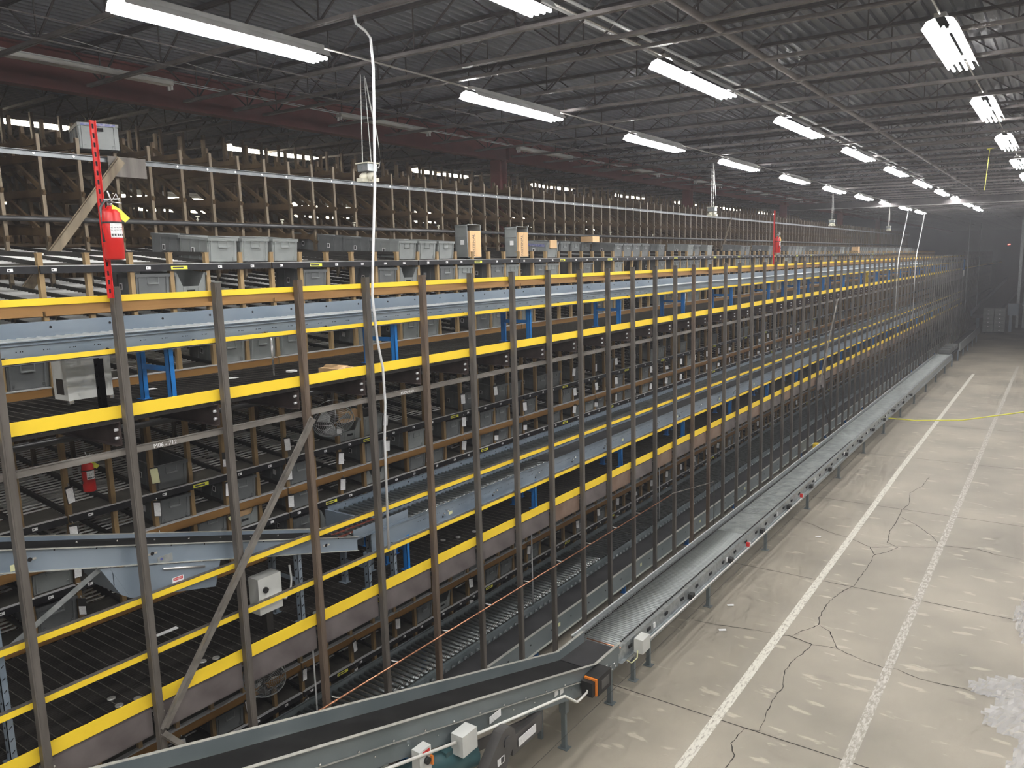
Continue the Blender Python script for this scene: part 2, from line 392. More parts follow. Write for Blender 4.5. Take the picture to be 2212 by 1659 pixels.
for k,x in enumerate((-9.4,-8.6)):
    ob('bridging_rod',MB().cyl((x,-2,8.80),(x,60,8.80),.009,5),M['joist'],label='thin rod bridging the joist bottoms left of the left lamp row, %s'%('outer one' if k==0 else 'inner one'),cat='bridging')

# ------------------------------------------------------------------ near posts
def post_mesh(m):
    b=MB(); w=.032
    b.box(-w,w,-w,w,0,6.105)
    b.box(-w,w,-w,w,6.09,6.105)
    b.box(w,w+.003,-w+.012,-w+.018,0,6.1)
    return b.mesh('steel_post',M[m])
PM=[post_mesh(m) for m in ('post','post2','post3')]
for k in range(NPOST):
    y=PY0+PP*k
    me=PM[(2 if k in (3,5,14,15) else random.choice((0,0,1,1,1)) if k>6 else 0)]
    if k<16: lab='brown steel post of the near row, %s from the left'%ORD[k]; g=None
    else: lab='slim dark steel post in the crowded far part of the near row'; g='far posts of the near row'
    ob('steel_post',me,None,label=lab,cat='post',group=g,loc=(PX,y,0))

# long rails on the post plane
def longrail(name,label,cat,parts,loc=(0,0,0)):
    r=empty(name,label,cat,None,loc)
    for nm,b,mt in parts: ob(nm,b,mt,r)
    return r
xb=PX-.038
def angle_rail(z0,z1,x=xb,y0=.9,y1=YEND,lip=.05):
    return MB().box(x-.005,x,y0,y1,z0,z1).box(x-lip,x,y0,y1,z1-.004,z1)
longrail('guard_rail','upper yellow guard rail with orange-brown backing angle, top tier','guard rail',
  [('yellow_strip',MB().box(xb-.012,xb-.002,.9,YEND,5.985,6.037),M['yellow']),('backing_angle',MB().box(xb-.02,xb-.013,.9,YEND,5.945,6.02).box(xb-.07,xb-.013,.9,YEND,5.938,5.945),M['orange'])])
longrail('guard_rail','lower yellow guard rail of the top tier, in front of the blue-grey conveyor','guard rail',
  [('yellow_strip',MB().box(xb-.010,xb,.9,YEND,5.566,5.605),M['yellow']),('backing_angle',MB().box(xb-.06,xb-.01,.9,YEND,5.556,5.564),M['cbeam'])])
ob('toe_board',MB().box(xb-.010,xb,.9,YEND+40,5.032,5.136),M['yellow'],label='wide yellow toe board along the edge of the top tier deck',cat='toe board')
longrail('guard_rail','upper yellow guard rail of the middle tier','guard rail',
  [('yellow_strip',MB().box(xb-.010,xb,.9,YEND,3.405,3.455),M['yellow']),('backing_angle',MB().box(xb-.045,xb-.002,.9,YEND,3.456,3.462).box(xb-.016,xb-.011,.9,YEND,3.40,3.456),M['post'])])
longrail('guard_rail','lower yellow guard rail of the middle tier','guard rail',
  [('yellow_strip',MB().box(xb-.010,xb,.9,YEND,2.905,2.955),M['yellow']),('backing_angle',MB().box(xb-.045,xb-.002,.9,YEND,2.956,2.962).box(xb-.016,xb-.011,.9,YEND,2.90,2.956),M['post'])])
ob('toe_board',MB().box(xb-.010,xb,.9,YEND,2.457,2.578),M['yellow'],label='wide yellow toe board along the edge of the middle tier deck',cat='toe board')
r=longrail('tie_rail','long steel angle with chalk marks tying the posts below the top tier','steel angle',
  [('angle_bar',MB().box(xb-.006,xb,.9,YEND,4.715,4.765).box(xb-.05,xb,.9,YEND,4.762,4.768),M['lsteel'])])
def text(body,size,loc,rot,mt,parent,name='marking',ext=.0005,align='CENTER'):
    c=bpy.data.curves.new(name,'FONT'); c.body=body; c.size=size; c.extrude=ext; c.align_x=align; c.align_y='CENTER'; c.materials.append(mt)
    tmp=bpy.data.objects.new('tmp_text',c); COL.objects.link(tmp); bpy.context.view_layer.update()
    me=bpy.data.meshes.new_from_object(tmp.evaluated_get(bpy.context.evaluated_depsgraph_get())); me.name=name
    bpy.data.objects.remove(tmp); me.materials.clear(); me.materials.append(mt)
    o=link(bpy.data.objects.new(name,me),parent); o.location=loc; o.rotation_euler=rot; return o
RX=(math.pi/2,0,math.pi/2)   # readable from +X
text('M06 - 712',.052,(xb+.002,3.55,4.738),RX,M['white'],r,'chalk_marking')
text('RS-CAP-9-VA',.04,(xb+.002,6.6,4.738),RX,M['white'],r,'chalk_marking')
# edge beams of the middle tier, one per bay
EM=[MB().box(xb-.01,xb,-PP/2+.045,PP/2-.045,2.195,2.445).box(xb-.06,xb,-PP/2+.045,PP/2-.045,2.193,2.203).box(xb-.06,xb,-PP/2+.045,PP/2-.045,2.437,2.447).mesh('edge_beam',M[m]) for m in ('edge','edgeb')]
for k in range(NPOST-1):
    y=PY0+PP*(k+.5)
    brown=k in (8,10,12,14) or (k>14 and k%3==0)
    if k<14: lab='%s steel edge beam of the middle deck, %s bay from the left'%('rust-brown' if brown else 'purple-grey',ORD[k]); g=None
    else: lab='%s edge beam of the middle deck in the far bays'%('rust-brown' if brown else 'purple-grey'); g='%s edge beams in the far bays'%('rust-brown' if brown else 'purple-grey')
    r=ob('edge_beam',EM[1 if brown else 0],None,label=lab,cat='beam',group=g,loc=(0,y,0))
    if k<9:
        pl=ob('end_plate',MB().box(xb-.012,xb+.004,-PP/2+.036,-PP/2+.075,2.22,2.42),M['edge'],r)
        for z in (2.27,2.37): ob('bolt',MB().disc((xb+.004,-PP/2+.057,z),(1,0,0),.010,.008),M['bolt'],pl)
# deck joists under both decks
def cj(z0,z1): 
    return MB().box(FX+.05,xb-.01,-.004,.004,z0,z1).box(FX+.05,xb-.01,-.05,.004,z1-.006,z1).box(FX+.05,xb-.01,-.05,.004,z0,z0+.006)
CU=cj(4.80,5.0).mesh('deck_joist',M['cbeam']); CLw=cj(2.2,2.43).mesh('deck_joist',M['cbeam'])
for k in range(NPOST):
    y=PY0+PP*k-.045
    for me,t,zb in ((CU,'top',(4.86,4.94)),(CLw,'middle',None)):
        if k<12: lab='dark steel joist under the %s deck at the %s post from the left'%(t,ORD[k]); g=None
        else: lab='dark steel joist under the %s deck in the far bays'%t; g='far joists under the %s deck'%t
        r=ob('deck_joist',me,None,label=lab,cat='deck joist',group=g,loc=(0,y,0))
        if zb and k<34:
            for z in zb: ob('bolt',MB().cyl((xb-.06,-.004,z),(xb-.06,-.03,z),.012,6) if k<1 else BOLT[z],M['bolt'],r) if False else None
BM=MB()
for z in (4.86,4.93): BM.cyl((PX-.085,-.004,z),(PX-.085,-.032,z),.014,6)
BM=BM.mesh('bolt_pair',M['cond'])
for o in [o for o in COL.objects if o.data==CU]:
    if o.location.y<36: ob('bolt_pair',BM,None,o)

# decks --------------------------------------------------------------------
def deck(name,label,z):
    r=empty(name,label,'deck',None,(0,0,z))
    b=MB(); x=FX+.06
    while x<xb-.02:
        b.box(x,x+.005,.9,YEND+30 if z>4 else YEND,-.03,0); x+=.032
    ob('bearing_bars',b,M['grate'],r)
    b=MB(); y=.9
    while y<40: b.box(FX+.05,xb-.012,y,y+.004,-.006,.002); y+=.105
    ob('cross_rods',b,M['grate2'],r)
    return r
deck('grating_deck','dark steel bar-grating walkway of the top tier',5.02)
deck('grating_deck','black steel bar-grating walkway of the middle tier',2.50)
CL=mat('grating_clip',(.55,.55,.53),rough=.3,metal=.6)
# ------------------------------------------------------------------ flow rack
SL=.096; DEPTH=2.9
def zr(x,z): return z+(FX-x)*SL
LEV=[('top',6.31,'label'),('top',5.91,'orange'),('top',5.51,'label'),('top',5.10,'orange'),
     ('middle',3.76,'label'),('middle',3.355,'orange'),('middle',3.02,'label'),('middle',2.60,'orange'),
     ('ground',2.06,'label'),('ground',1.65,'orange'),('ground',1.25,'label'),('ground',.865,'orange'),('ground',.445,'label'),('ground',.10,'orange')]
BAYL=YP*6
def railmesh(kind,seed,top=False):
    R=random.Random(seed); b=MB()
    y0,y1=.012,BAYL-.012
    if kind=='label':
        b.box(FX+.020,FX+.045,y0,y1,-.075,-.012,0); b.box(FX-.05,FX+.045,y0,y1,-.012,-.004,0); b.box(FX-.03,FX+.047,y0,y1,-.004,.002,1)
        for i in range(6):
            y=.10+i*YP+R.uniform(0,.1); b.box(FX+.045,FX+.047,y,y+.05,-.055,-.025,2); b.box(FX+.047,FX+.048,y+.008,y+.022,-.048,-.033,3)
        y=.6+R.uniform(0,1.2)
        b.box(FX+.045,FX+.0475,y,y+.20,-.062,-.022,4); b.box(FX+.0475,FX+.0485,y+.02,y+.15,-.050,-.034,3)
    else:
        b.box(FX+.034,FX+.040,y0,y1,-.10,-.004,0); b.box(FX-.04,FX+.040,y0,y1,-.10,-.094,0); b.box(FX-.04,FX+.040,y0,y1,-.006,.0,0)
        b.box(FX-.03,FX+.042,y0,y1,0,.012,1)
    return b
YL=mat('yellow_rack_label',(.80,.78,.08),rough=.5)
RAILS={'label':[railmesh('label',s).mesh('label_rail',[M['rail'],M['railtop'],M['white'],M['print'],YL]) for s in (1,2,3)],
       'orange':[railmesh('orange',s).mesh('shelf_rail',[M['orange'],M['railtop']]) for s in (1,)]}
def bedmesh():
    b=MB()
    # front tray
    a=(FX,zr(FX,0)+.004); c=(FX-.30,zr(FX-.3,0)+.004)
    b.prism([(a[0],a[1]),(c[0],c[1]),(c[0],c[1]-.01),(a[0],a[1]-.01)],'y',.0,BAYL-.04,1)
    x=FX-.36; 
    while x>FX-DEPTH:
        z=zr(x,0); 
        for i in range(6):
            b.box(x-.008,x+.008,.035+i*YP,YP-.035+i*YP,z-.010,z+.004,0)
        x-=.09
    for i in range(6):
        y=i*YP
        b.bar((FX-.02,y+.0,zr(FX-.02,0)+.012),(FX-DEPTH,y+.0,zr(FX-DEPTH,0)+.012),.03,.05,m=2)
    for xx in (FX-1.2,FX-2.2): b.box(xx-.03,xx,.0,BAYL-.03,zr(xx,0)-.07,zr(xx,0)-.02,2)
    return b
BED=bedmesh().mesh('roller_bed',[M['flow'],M['tray'],M['guide']])
# coordinates inside a bay: y from 0, upright i at i*YP
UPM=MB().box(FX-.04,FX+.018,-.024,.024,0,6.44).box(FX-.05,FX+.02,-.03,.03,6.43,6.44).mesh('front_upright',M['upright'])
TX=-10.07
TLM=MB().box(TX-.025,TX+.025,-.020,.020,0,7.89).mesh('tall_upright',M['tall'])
def stub_guides():
    b=MB()
    for i in range(6):
        if i%1==0:
            b.bar((FX+.0,i*YP,6.42),(FX-.9,i*YP+.0,6.46),.03,.045)
    return b.mesh('lane_guide',M['guide'])
SG=stub_guides()
def rear_frame():
    b=MB()
    for x,h in ((-11.5,8.2),(-12.95,8.6),(-14.3,8.95)): b.box(x-.03,x+.03,-.022,.022,0,h)
    for z in (6.75,7.2,7.62):
        b.bar((TX,0,z),(-11.5,0,z+.06),.04,.09); b.bar((-11.5,0,z+.10),(-12.95,0,z+.22),.04,.09); b.bar((-12.95,0,z+.2),(-14.3,0,z+.3),.04,.09)
    b.bar((TX,0,7.8),(-11.5,0,7.86),.04,.07)
    b.bar((-11.5,0,8.1),(TX+.05,0,7.2),.032,.05); b.bar((-11.5,0,7.45),(TX+.05,0,6.65),.032,.05)
    b.bar((-12.95,0,8.3),(-11.5,0,7.4),.032,.05); b.bar((-14.3,0,8.45),(-12.95,0,7.5),.032,.05); b.bar((-12.95,0,7.5),(-11.5,0,6.7),.032,.05)
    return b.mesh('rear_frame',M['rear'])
RF=rear_frame()
RB=MB()
for x in (-11.5,-12.95,-14.3):
    for z in (6.6,7.0,7.9): RB.box(x-.02,x+.02,0,BAYL,z,z+.05)
for x in (-11.6,-12.5,-13.4): RB.box(x-.15,x+.15,0,BAYL,6.62,6.66)
RB=RB.mesh('rear_beams',M['rear'])
NB=23
for k in range(-1,NB):
    yb=YF-.03+BAYL*k
    if k<6: lab='brown carton-flow rack bay with three tiers of roller shelves, %s bay from the left'%ORD[k+1]; g=None
    else: lab='brown carton-flow rack bay in the distant part of the long rack'; g='distant carton-flow rack bays'
    r=empty('flow_rack_bay',lab,'storage rack',g,(0,yb,0))
    for i in range(6):
        o=ob('front_upright',UPM,None,r); o.location=(0,i*YP+.03,0)
        o=ob('tall_upright',TLM,None,r); o.location=(0,i*YP+.03,0)
        if k<16:
            o=ob('rear_frame',RF,None,r); o.location=(0,i*YP+.03,0)
    ob('rear_beams',RB,None,r)
    o=ob('lane_guide',SG,None,r); o.location=(0,.03,0)
    for li,(tier,z,kind) in enumerate(LEV):
        if z in(2.06,1.65,1.25) and k>3: pass
        rm=RAILS[kind][(k*5+li)%len(RAILS[kind])]
        o=ob('label_rail' if kind=='label' else 'shelf_rail',rm,None,r); o.location=(0,.0,z)
        if k<14:
            o=ob('roller_bed',BED,None,r); o.location=(0,.03,z)
longrail('tie_angle','grey punched steel angle bolted across the tall uprights above the rack','steel angle',
  [('angle_bar',MB().box(TX+.032,TX+.038,.5,YEND,7.625,7.68).box(TX+.032,TX+.07,.5,YEND,7.68,7.686),M['tie'])])
b=MB()
for k in range(40): b.disc((TX+.038,4.4+k*YP,7.655),(1,0,0),.014,.01,8)
ob('bolt_heads',b,M['bolt'],[o for o in COL.objects if o.name.startswith('tie_angle')][0])
SPP=ob('sprinkler_pipe',MB().cyl((TX+.07,.5,6.89),(TX+.07,YEND,6.89),.03,8),M['pipe'],label='black sprinkler pipe running across the tall uprights above the top shelf',cat='pipe')
ob('sprinkler_pipe',MB().cyl((-7.5,.5,4.70),(-7.5,40,4.70),.03,8),M['pipe'],label='dark sprinkler pipe running under the top tier deck',cat='pipe')
SH=MB().cyl((0,0,0),(0,0,.06),.008,6).cyl((0,0,.06),(0,0,.075),.03,8).cyl((0,0,.02),(0,0,.035),.02,8).mesh('sprinkler_head',M['hpaint'])
for i,y in enumerate((5.1,6.45,7.9,9.4,11.6,13.8,16.0,18.6,21.2)):
    ob('sprinkler_head',SH,None,SPP,loc=(TX+.07,y,6.92))
# dark storage blocks beyond, one per bay of the rear aisle
def far_rack():
    b=MB()
    for i in range(5):
        y=i*.9
        for x in (-.9,0,.9): b.box(x-.04,x+.04,y-.04,y+.04,0,7.4)
        for z in (1.2,2.4,3.6,4.8,6.0,6.9,7.35): b.box(-.9,.9,y-.02,y+.02,z,z+.08)
        b.bar((-.9,y,6.0),(.9,y,7.3),.04,.05)
    for x in (-.9,.9):
        for z in (1.2,2.4,3.6,4.8,6.0,6.9,7.35): b.box(x-.03,x+.03,0,3.6,z,z+.09)
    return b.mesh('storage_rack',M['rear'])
FRK=far_rack()
for j,x in enumerate((-17.4,-21.1,-25)):
    for i in range(12):
        nm=('nearer','second','farthest')[j]
        ob('storage_rack',FRK,None,label='tall dark storage rack glimpsed behind the flow rack, in the %s row'%nm,cat='storage rack',group='dark rear storage racks, %s row'%nm,loc=(x,.5+3.9*i,0))

# ------------------------------------------------------------------ totes
def tote_parts(L=.58,W=.38,Hh=.285):
    b=MB(); t=.012
    def wall(x0,x1,y0,y1): b.box(x0,x1,y0,y1,0,Hh)
    b.box(-L,0,-W/2,W/2,0,t)
    wall(-t,0,-W/2,W/2); wall(-L,-L+t,-W/2,W/2); wall(-L+t,-t,-W/2,-W/2+t); wall(-L+t,-t,W/2-t,W/2)
    e=.012
    b.box(-L-e,e,-W/2-e,-W/2+.004,Hh-.035,Hh); b.box(-L-e,e,W/2-.004,W/2+e,Hh-.035,Hh); b.box(-.004,e,-W/2,W/2,Hh-.035,Hh); b.box(-L-e,-L+.004,-W/2,W/2,Hh-.035,Hh)
    for x in (-.02,-.19,-.39,-L+.02):
        for s in (-1,1): b.box(x-.008,x+.008,s*(W/2),s*(W/2+.010),.01,Hh-.035)
    for s in (-1,1):
        b.box(0,.010,s*(W/2-.03)-.008,s*(W/2-.03)+.008,.01,Hh-.035)
        for q in (.02,.035,.05): b.box(0,.008,s*(W/2-.045)-.018,s*(W/2-.045)+.018,q,q+.007)
    hd=MB().box(0,.016,-.065,.065,Hh-.115,Hh-.10).box(0,.008,-.065,-.058,Hh-.10,Hh-.035).box(0,.008,.058,.065,Hh-.10,Hh-.035)
    lb=MB().box(-.33,-.27,-W/2-.014,-W/2-.011,.09,.16)
    lp=MB().box(-.32,-.28,-W/2-.0155,-W/2-.014,.10,.15)
    return b,hd,lb,lp
tb,th,tl,tp=tote_parts()
def merged(bs):
    r=MB()
    for i,x in enumerate(bs):
        o=len(r.v); r.v+=x.v; r.f+=[tuple(j+o for j in f) for f in x.f]; r.m+=[i]*len(x.f); r.sm+=x.sm
    return r
TOTE={}
for key in ('tote','totel'):
    TOTE[key]=dict(body=tb.mesh('body',M[key]),handle=th.mesh('handle',M['totel']),label=tl.mesh('label_card',M['white']),prt=tp.mesh('print',M['print']),
        one=merged([tb,th,tl,tp]).mesh('plastic_tote',[M[key],M['totel'],M['white'],M['print']]))
# cut-front pick tote: low front with sloping cheeks
pb=MB(); L,W,Hh=.58,.38,.285
pb.box(-L,0,-W/2,W/2,0,.012).box(-.012,0,-W/2,W/2,0,.13).box(-L,-L+.012,-W/2,W/2,0,Hh)
for s in (-1,1):
    pb.prism([(-L,0),(0,0),(0,Hh),(-L,Hh)],'y',s*W/2,s*(W/2-.012))
    pb.prism([(s*W/2,.13),(s*(W/2-.09),.13),(s*(W/2-.02),Hh),(s*W/2,Hh)],'x',-.012,0)
    pb.box(-L,.012,s*(W/2),s*(W/2+.012),Hh-.03,Hh)
pb.box(-.002,.006,-.10,-.09,0,.12).box(-.002,.006,.09,.10,0,.12)
TOTE['pick']=dict(one=merged([pb,MB().box(0,.004,-.05,.05,.06,.09)]).mesh('plastic_tote',[M['totel'],M['hole']]))
def tilt(): return math.atan(SL)
NT=[0]
def tote(k,z,label,group=None,kind='tote',parts=False,back=0,dx=-.01,dz=.012,extra=None):
    """k = lane number, z = shelf level"""
    y=YF+YP*(k+.5); x=FX+dx-back*.62; zz=zr(x,z)+dz
    rot=(0,tilt(),0)
    NT[0]+=1
    T=TOTE[kind]
    if parts and 'body' in T:
        r=empty('plastic_tote',label,'tote',group,(x,y,zz)); r.rotation_euler=rot
        ob('body',T['body'],None,r); ob('handle',T['handle'],None,r); l=ob('label_card',T['label'],None,r); 
        if random.random()<.8: ob('printed_code',T['prt'],None,l)
    else:
        r=ob('plastic_tote',T['one'],None,label=label,cat='tote',group=group,loc=(x,y,zz)); r.rotation_euler=rot
    return r
def lane(y): return int((y-YF)/YP)
occupied=set()
NAME={6.31:'the highest shelf',5.91:'the second-highest shelf',5.51:'the top tier shelf behind the conveyor',5.10:'the lowest shelf of the top tier',
 3.76:'the middle tier upper black-rail shelf',3.355:'the middle tier orange-beam shelf',3.02:'the middle tier lower black-rail shelf',2.60:'the middle tier bottom shelf',
 .865:'the ground tier orange-beam shelf',.445:'the ground tier black-rail shelf',.10:'the lowest ground shelf'}
SHELF={6.31:[(4,'l'),(5,'l'),(6,'l'),(11,'l'),(12,'l'),(13,'l')],
 5.91:[(2,''),(3,'p'),(7,''),(10,''),(11,'p'),(13,''),(14,'l'),(16,''),(17,'l'),(19,''),(20,'l')],
 5.10:[(-1,''),(4,'l'),(5,'l'),(6,'l'),(9,'l'),(11,'l'),(12,'l'),(15,''),(16,'l'),(18,'l')],
 3.76:[(2,''),(8,'p'),(9,'l'),(14,''),(16,''),(17,''),(19,''),(20,''),(22,''),(25,'')],
 3.355:[(2,''),(4,''),(6,''),(9,''),(11,'l'),(13,''),(15,''),(16,''),(18,''),(21,'')],
 3.02:[(-1,'l'),(3,''),(4,'p'),(6,''),(9,'p'),(11,''),(12,''),(15,''),(16,''),(17,''),(20,'')],
 2.60:[(-1,''),(6,''),(7,'p'),(10,''),(13,''),(14,'')],
 .865:[(9,''),(13,''),(14,''),(17,''),(20,''),(24,'')],
 .445:[(3,''),(11,''),(12,'p'),(15,''),(16,''),(18,''),(22,'')]}
R2=random.Random(21)
for z,lst in SHELF.items():
    lst=list(lst); n0=len(lst); last=max(k for k,_ in lst)
    k=last+2
    lim={6.31:118,5.91:95,5.10:90,3.76:100,3.355:95,3.02:70,2.60:40,.865:70,.445:70}[z]
    pr={6.31:.42,5.91:.32,5.10:.33,3.76:.28,3.355:.30,3.02:.25,2.60:.2,.865:.2,.445:.2}[z]
    if z==6.31: k=28
    while k<lim:
        if R2.random()<pr: lst.append((k,R2.choice(['','l','']) if z<6 else R2.choice(['l','',''])))
        k+=1
    for i,(k,t) in enumerate(lst):
        kind={'':'tote','l':'totel','p':'pick'}[t]; what={'':'grey plastic tote','l':'light grey plastic tote','p':'grey open-fronted tote'}[t]
        if i<n0: tote(k,z,'%s on %s, %s from left'%(what,NAME[z],ORD[i]),kind=kind,parts=True)
        else: tote(k,z,'grey plastic tote in the distant part of %s'%NAME[z],'distant totes on %s'%NAME[z],kind='tote' if kind=='pick' else kind)
        occupied.add((z,k))
# long queues of totes behind the front ones on the highest shelf
def queue(k,n,what,start=1):
    for j in range(start,start+n):
        tote(k,6.31,'grey tote queued %s, %s behind the front'%(what,ORD[j-1]),kind='tote',parts=False,back=j)
queue(4,1,'in the lane of the leftmost light tote')
queue(11,3,'in the lane left of the two upright totes'); 
for k0,n,w in ((22,1,'left end of the long far row'),(30,1,'middle of the long far row')): pass
for i,k in enumerate((22,23,24,25,26,27)):
    tote(k,6.31,'grey tote in the row right of the carton-topped tote, %s from left'%ORD[i],kind='tote',parts=False,back=0 if k>25 else .9)
# upright totes holding cartons
def standing(k,which):
    y=YF+YP*(k+.5)
    T=TOTE['totel']
    r=empty('upright_tote','grey tote stood on end around a carton, highest shelf, %s'%which,'tote',None,(FX-.02,y,6.34))
    b=MB(); w,h,d=.38,.56,.27
    b.box(-d,-d+.012,-w/2,w/2,0,h).box(-d,.0,-w/2,-w/2+.012,0,h).box(-d,0,w/2-.012,w/2,0,h).box(-d,0,-w/2,w/2,h-.012,h).box(-d,0,-w/2,w/2,0,.012)
    for z in (.18,.36,.52): b.box(-d,.004,-w/2-.010,-w/2,z,z+.012)
    ob('body',b,M['totel'],r); l=ob('label_card',MB().box(-.14,-.06,-w/2-.014,-w/2-.0105,.22,.30),M['white'],r)
    c=empty('shipping_carton','tall brown carton standing inside the %s upright tote'%which.split()[0],'carton',None,(FX-.02,y+.02,6.352))
    ob('box_body',MB().box(-.25,.012,-.15,.15,0,.44),M['carton'],c)
    text('FASTENAL',.082,(.0135,-.05,.20),Matrix(((0,0,1),(0,-1,0),(1,0,0))).to_euler(),M['print'],c,'printed_name')
    ob('tape_seam',MB().box(.012,.0128,-.002,.002,0,.44),mat('carton_seam',(.42,.26,.13)),c)
standing(14.7,'left one of the pair'); standing(17.85,'right one of the pair')
# carton-topped tote and others
tote(20,6.31,'light grey tote with blue tape and a carton flap on top, right of upright totes',kind='totel',parts=True)
ob('carton_flap',MB().bar((0,-.12,.0),(0,.12,0),.02,.16),M['carton'],label='tan cardboard flap leaning over the blue-taped tote',cat='carton',loc=(FX+.03,YF+YP*20.5,6.58))
ob('blue_tape',MB().box(-.5,-.05,0,.002,0,.05),M['toteb'],[o for o in COL.objects if o.get('label','').startswith('light grey tote with blue tape')][0],loc=(0,-.205,.20))
ob('shipping_carton',MB().box(-.3,0,-.15,.15,0,.12),M['carton'],label='flat brown carton lying on totes in the far row of the highest shelf',cat='carton',loc=(FX-.3,YF+YP*25.5,6.66))
ob('shipping_carton',MB().box(-.3,0,-.17,.17,0,.30),M['carton'],label='orange-brown carton far along the highest shelf',cat='carton',loc=(FX,YF+YP*80.5,6.34))
ob('shipping_carton',MB().box(-.35,.0,-.14,.14,0,.2),M['carton'],label='brown carton inside the cut-front tote left of the diagonal brace, middle tier',cat='carton',loc=(FX-.03,YF+YP*4.5,3.06))
ob('paper_pack',MB().box(-.3,.05,-.12,.12,0,.09).cyl((-.3,.0,.06),(.05,.0,.06),.06,8),M['carton'],label='crumpled brown paper pack lying on the top tier deck',cat='paper',loc=(-6.42,5.78,5.03))
ob('shipping_carton',MB().box(-.4,.0,-.2,.2,0,.16),M['carton'],label='open brown carton on the grey tote beside the silver fan',cat='carton',loc=(FX-.06,YF+YP*8.6,4.02))
# the tote up high at left
for i_,(a_,b_) in enumerate((((-10.51,4.43,9.2),(-10.51,4.955,9.2)),((-10.51,5.0,9.2),(-10.52,6.5,9.15)),((-10.52,6.75,9.2),(-10.54,8.2,9.15)))):
    ob('hanging_wire',MB().tube([a_,((a_[0]+b_[0])/2,(a_[1]+b_[1])/2,a_[2]-.06),b_],.005,5),M['cable'],label='thin white wire sagging under the roof deck at upper left, %s from left'%ORD[i_],cat='wire')
r=empty('plastic_tote','lone grey tote with blue tape perched high on the rear rack at left','tote',None,(-10.0,5.18,7.76),0); r.scale=(1.1,1.15,1.15)
ob('body',TOTE['totel']['body'],None,r); ob('handle_slot',MB().box(.0125,.014,-.05,.05,.20,.235),M['hole'],r); ob('blue_tape',MB().box(.0122,.0135,-.17,.17,.255,.28),M['toteb'],r)
r.rotation_euler=(0,0,-.30)
ob('perch_beam',MB().box(-.7,.05,-.22,.22,-.03,0),M['rear'],loc=(-10.25,5.15,7.74),label='brown board under the tote perched high at left',cat='board')

# hang tags on every second upright ------------------------------------------
def hang_tag_mesh(card):
    b=MB().box(0,.004,-.042,.042,-.17,.012,0).box(.004,.006,-.036,.036,-.165,-.01 if card=='full' else -.075,1).cyl((.0,0,.012),(.012,0,.05),.005,6,2)
    return b.mesh('hang_tag',[M['blacksleeve'],M['white'] if card!='yellow' else M['card'],M['bolt']])
HT=[hang_tag_mesh('full'),hang_tag_mesh('low')]
HTY=MB().box(0,.004,-.044,.044,-.175,.012,0).box(.004,.006,-.040,.040,-.17,.0,1).mesh('hang_tag',[M['blacksleeve'],M['card']])
TZ=[(4.06,'the middle tier top row',30),(3.66,'the middle tier second row',60),(3.27,'the middle tier third row',60),(2.88,'the middle tier lowest row',2),(.79,'the ground tier upper row',60),(.38,'the ground tier lower row',60)]
R3=random.Random(5)
for z,nm,lim in TZ:
    n=0
    for k in range(0,lim,2):
        if R3.random()<.10 and k>4: continue
        y=YF+YP*k
        ye=(z==4.06 and k==2) or (z==3.66 and k in(5,)) or (z==3.27 and k==4)
        if n<8: lab='white paper hang tag in %s, %s from the left'%(nm,ORD[n]); g=None
        else: lab='small distant white hang tag in %s'%nm; g='distant hang tags in %s'%nm
        if ye: lab=lab.replace('white paper','pale yellow')
        o=ob('hang_tag',HTY if ye else HT[0 if R3.random()<.8 else 1],None,label=lab,cat='tag',group=g,loc=(FX+.05+(.02 if z<1 else 0),y,z-.02+R3.uniform(-.02,.03)))
        o.rotation_euler=(R3.uniform(-.12,.12) if z!=3.27 or k!=4 else .5,0,R3.choice([-.55,-.6,-.45,-.5,-.95,.1])); n+=1
# ------------------------------------------------------------------ conveyors
def roller_mesh(w,r,m,ends=True):
    b=MB().cyl((-w/2+.01,0,0),(w/2-.01,0,0),r,8,0)
    if ends:
        b.cyl((w/2-.10,0,0),(w/2-.085,0,0),r+.006,8,1); b.cyl((w/2-.07,0,0),(w/2-.055,0,0),r+.006,8,1)
    return b
def rollers(parent,w,r,mt,y0,y1,pitch,xc,z,nmax=95,ends=True,far_seg=6):
    me=roller_mesh(w,r,mt,ends).mesh('roller',[mt,M['bolt']]); n=int((y1-y0)/pitch)
    for i in range(min(n,nmax)):
        o=ob('roller',me,None,parent); o.location=(xc,y0+i*pitch,z)
    if n>nmax:
        b=MB()
        for i in range(nmax,n):
            y=y0+i*pitch; b.tube([(xc-w/2+.01,y,z),(xc+w/2-.01,y,z)],r,far_seg,0,False)
        ob('far_rollers',b,mt,parent,kind='stuff')
def stand(parent,x0,x1,y,z0,z1,mt,slots=False,name='support_stand',cross=True):
    b=MB()
    for x in (x0,x1):
        b.box(x-.035,x+.035,y-.003,y+.003,z0,z1).box(x-.035,x-.030,y-.003,y+.045,z0,z1).box(x+.030,x+.035,y-.003,y+.045,z0,z1).box(x-.06,x+.06,y-.03,y+.06,z0,z0+.006)
        if slots:
            n=int((z1-z0)/.1)
            for i in range(n): b.bar((x-.012,y-.0035,z0+.08+i*.1),(x+.012,y-.0035,z0+.10+i*.1),.002,.016,m=1); b.bar((x+.0355,y+.012,z0+.08+i*.1),(x+.0355,y+.032,z0+.10+i*.1),.016,.002,m=1)
    if cross: b.box(x0,x1,y,y+.004,z0+(z1-z0)*.62-.025,z0+(z1-z0)*.62+.025)
    ob(name,b,[mt,M['hole']],parent)
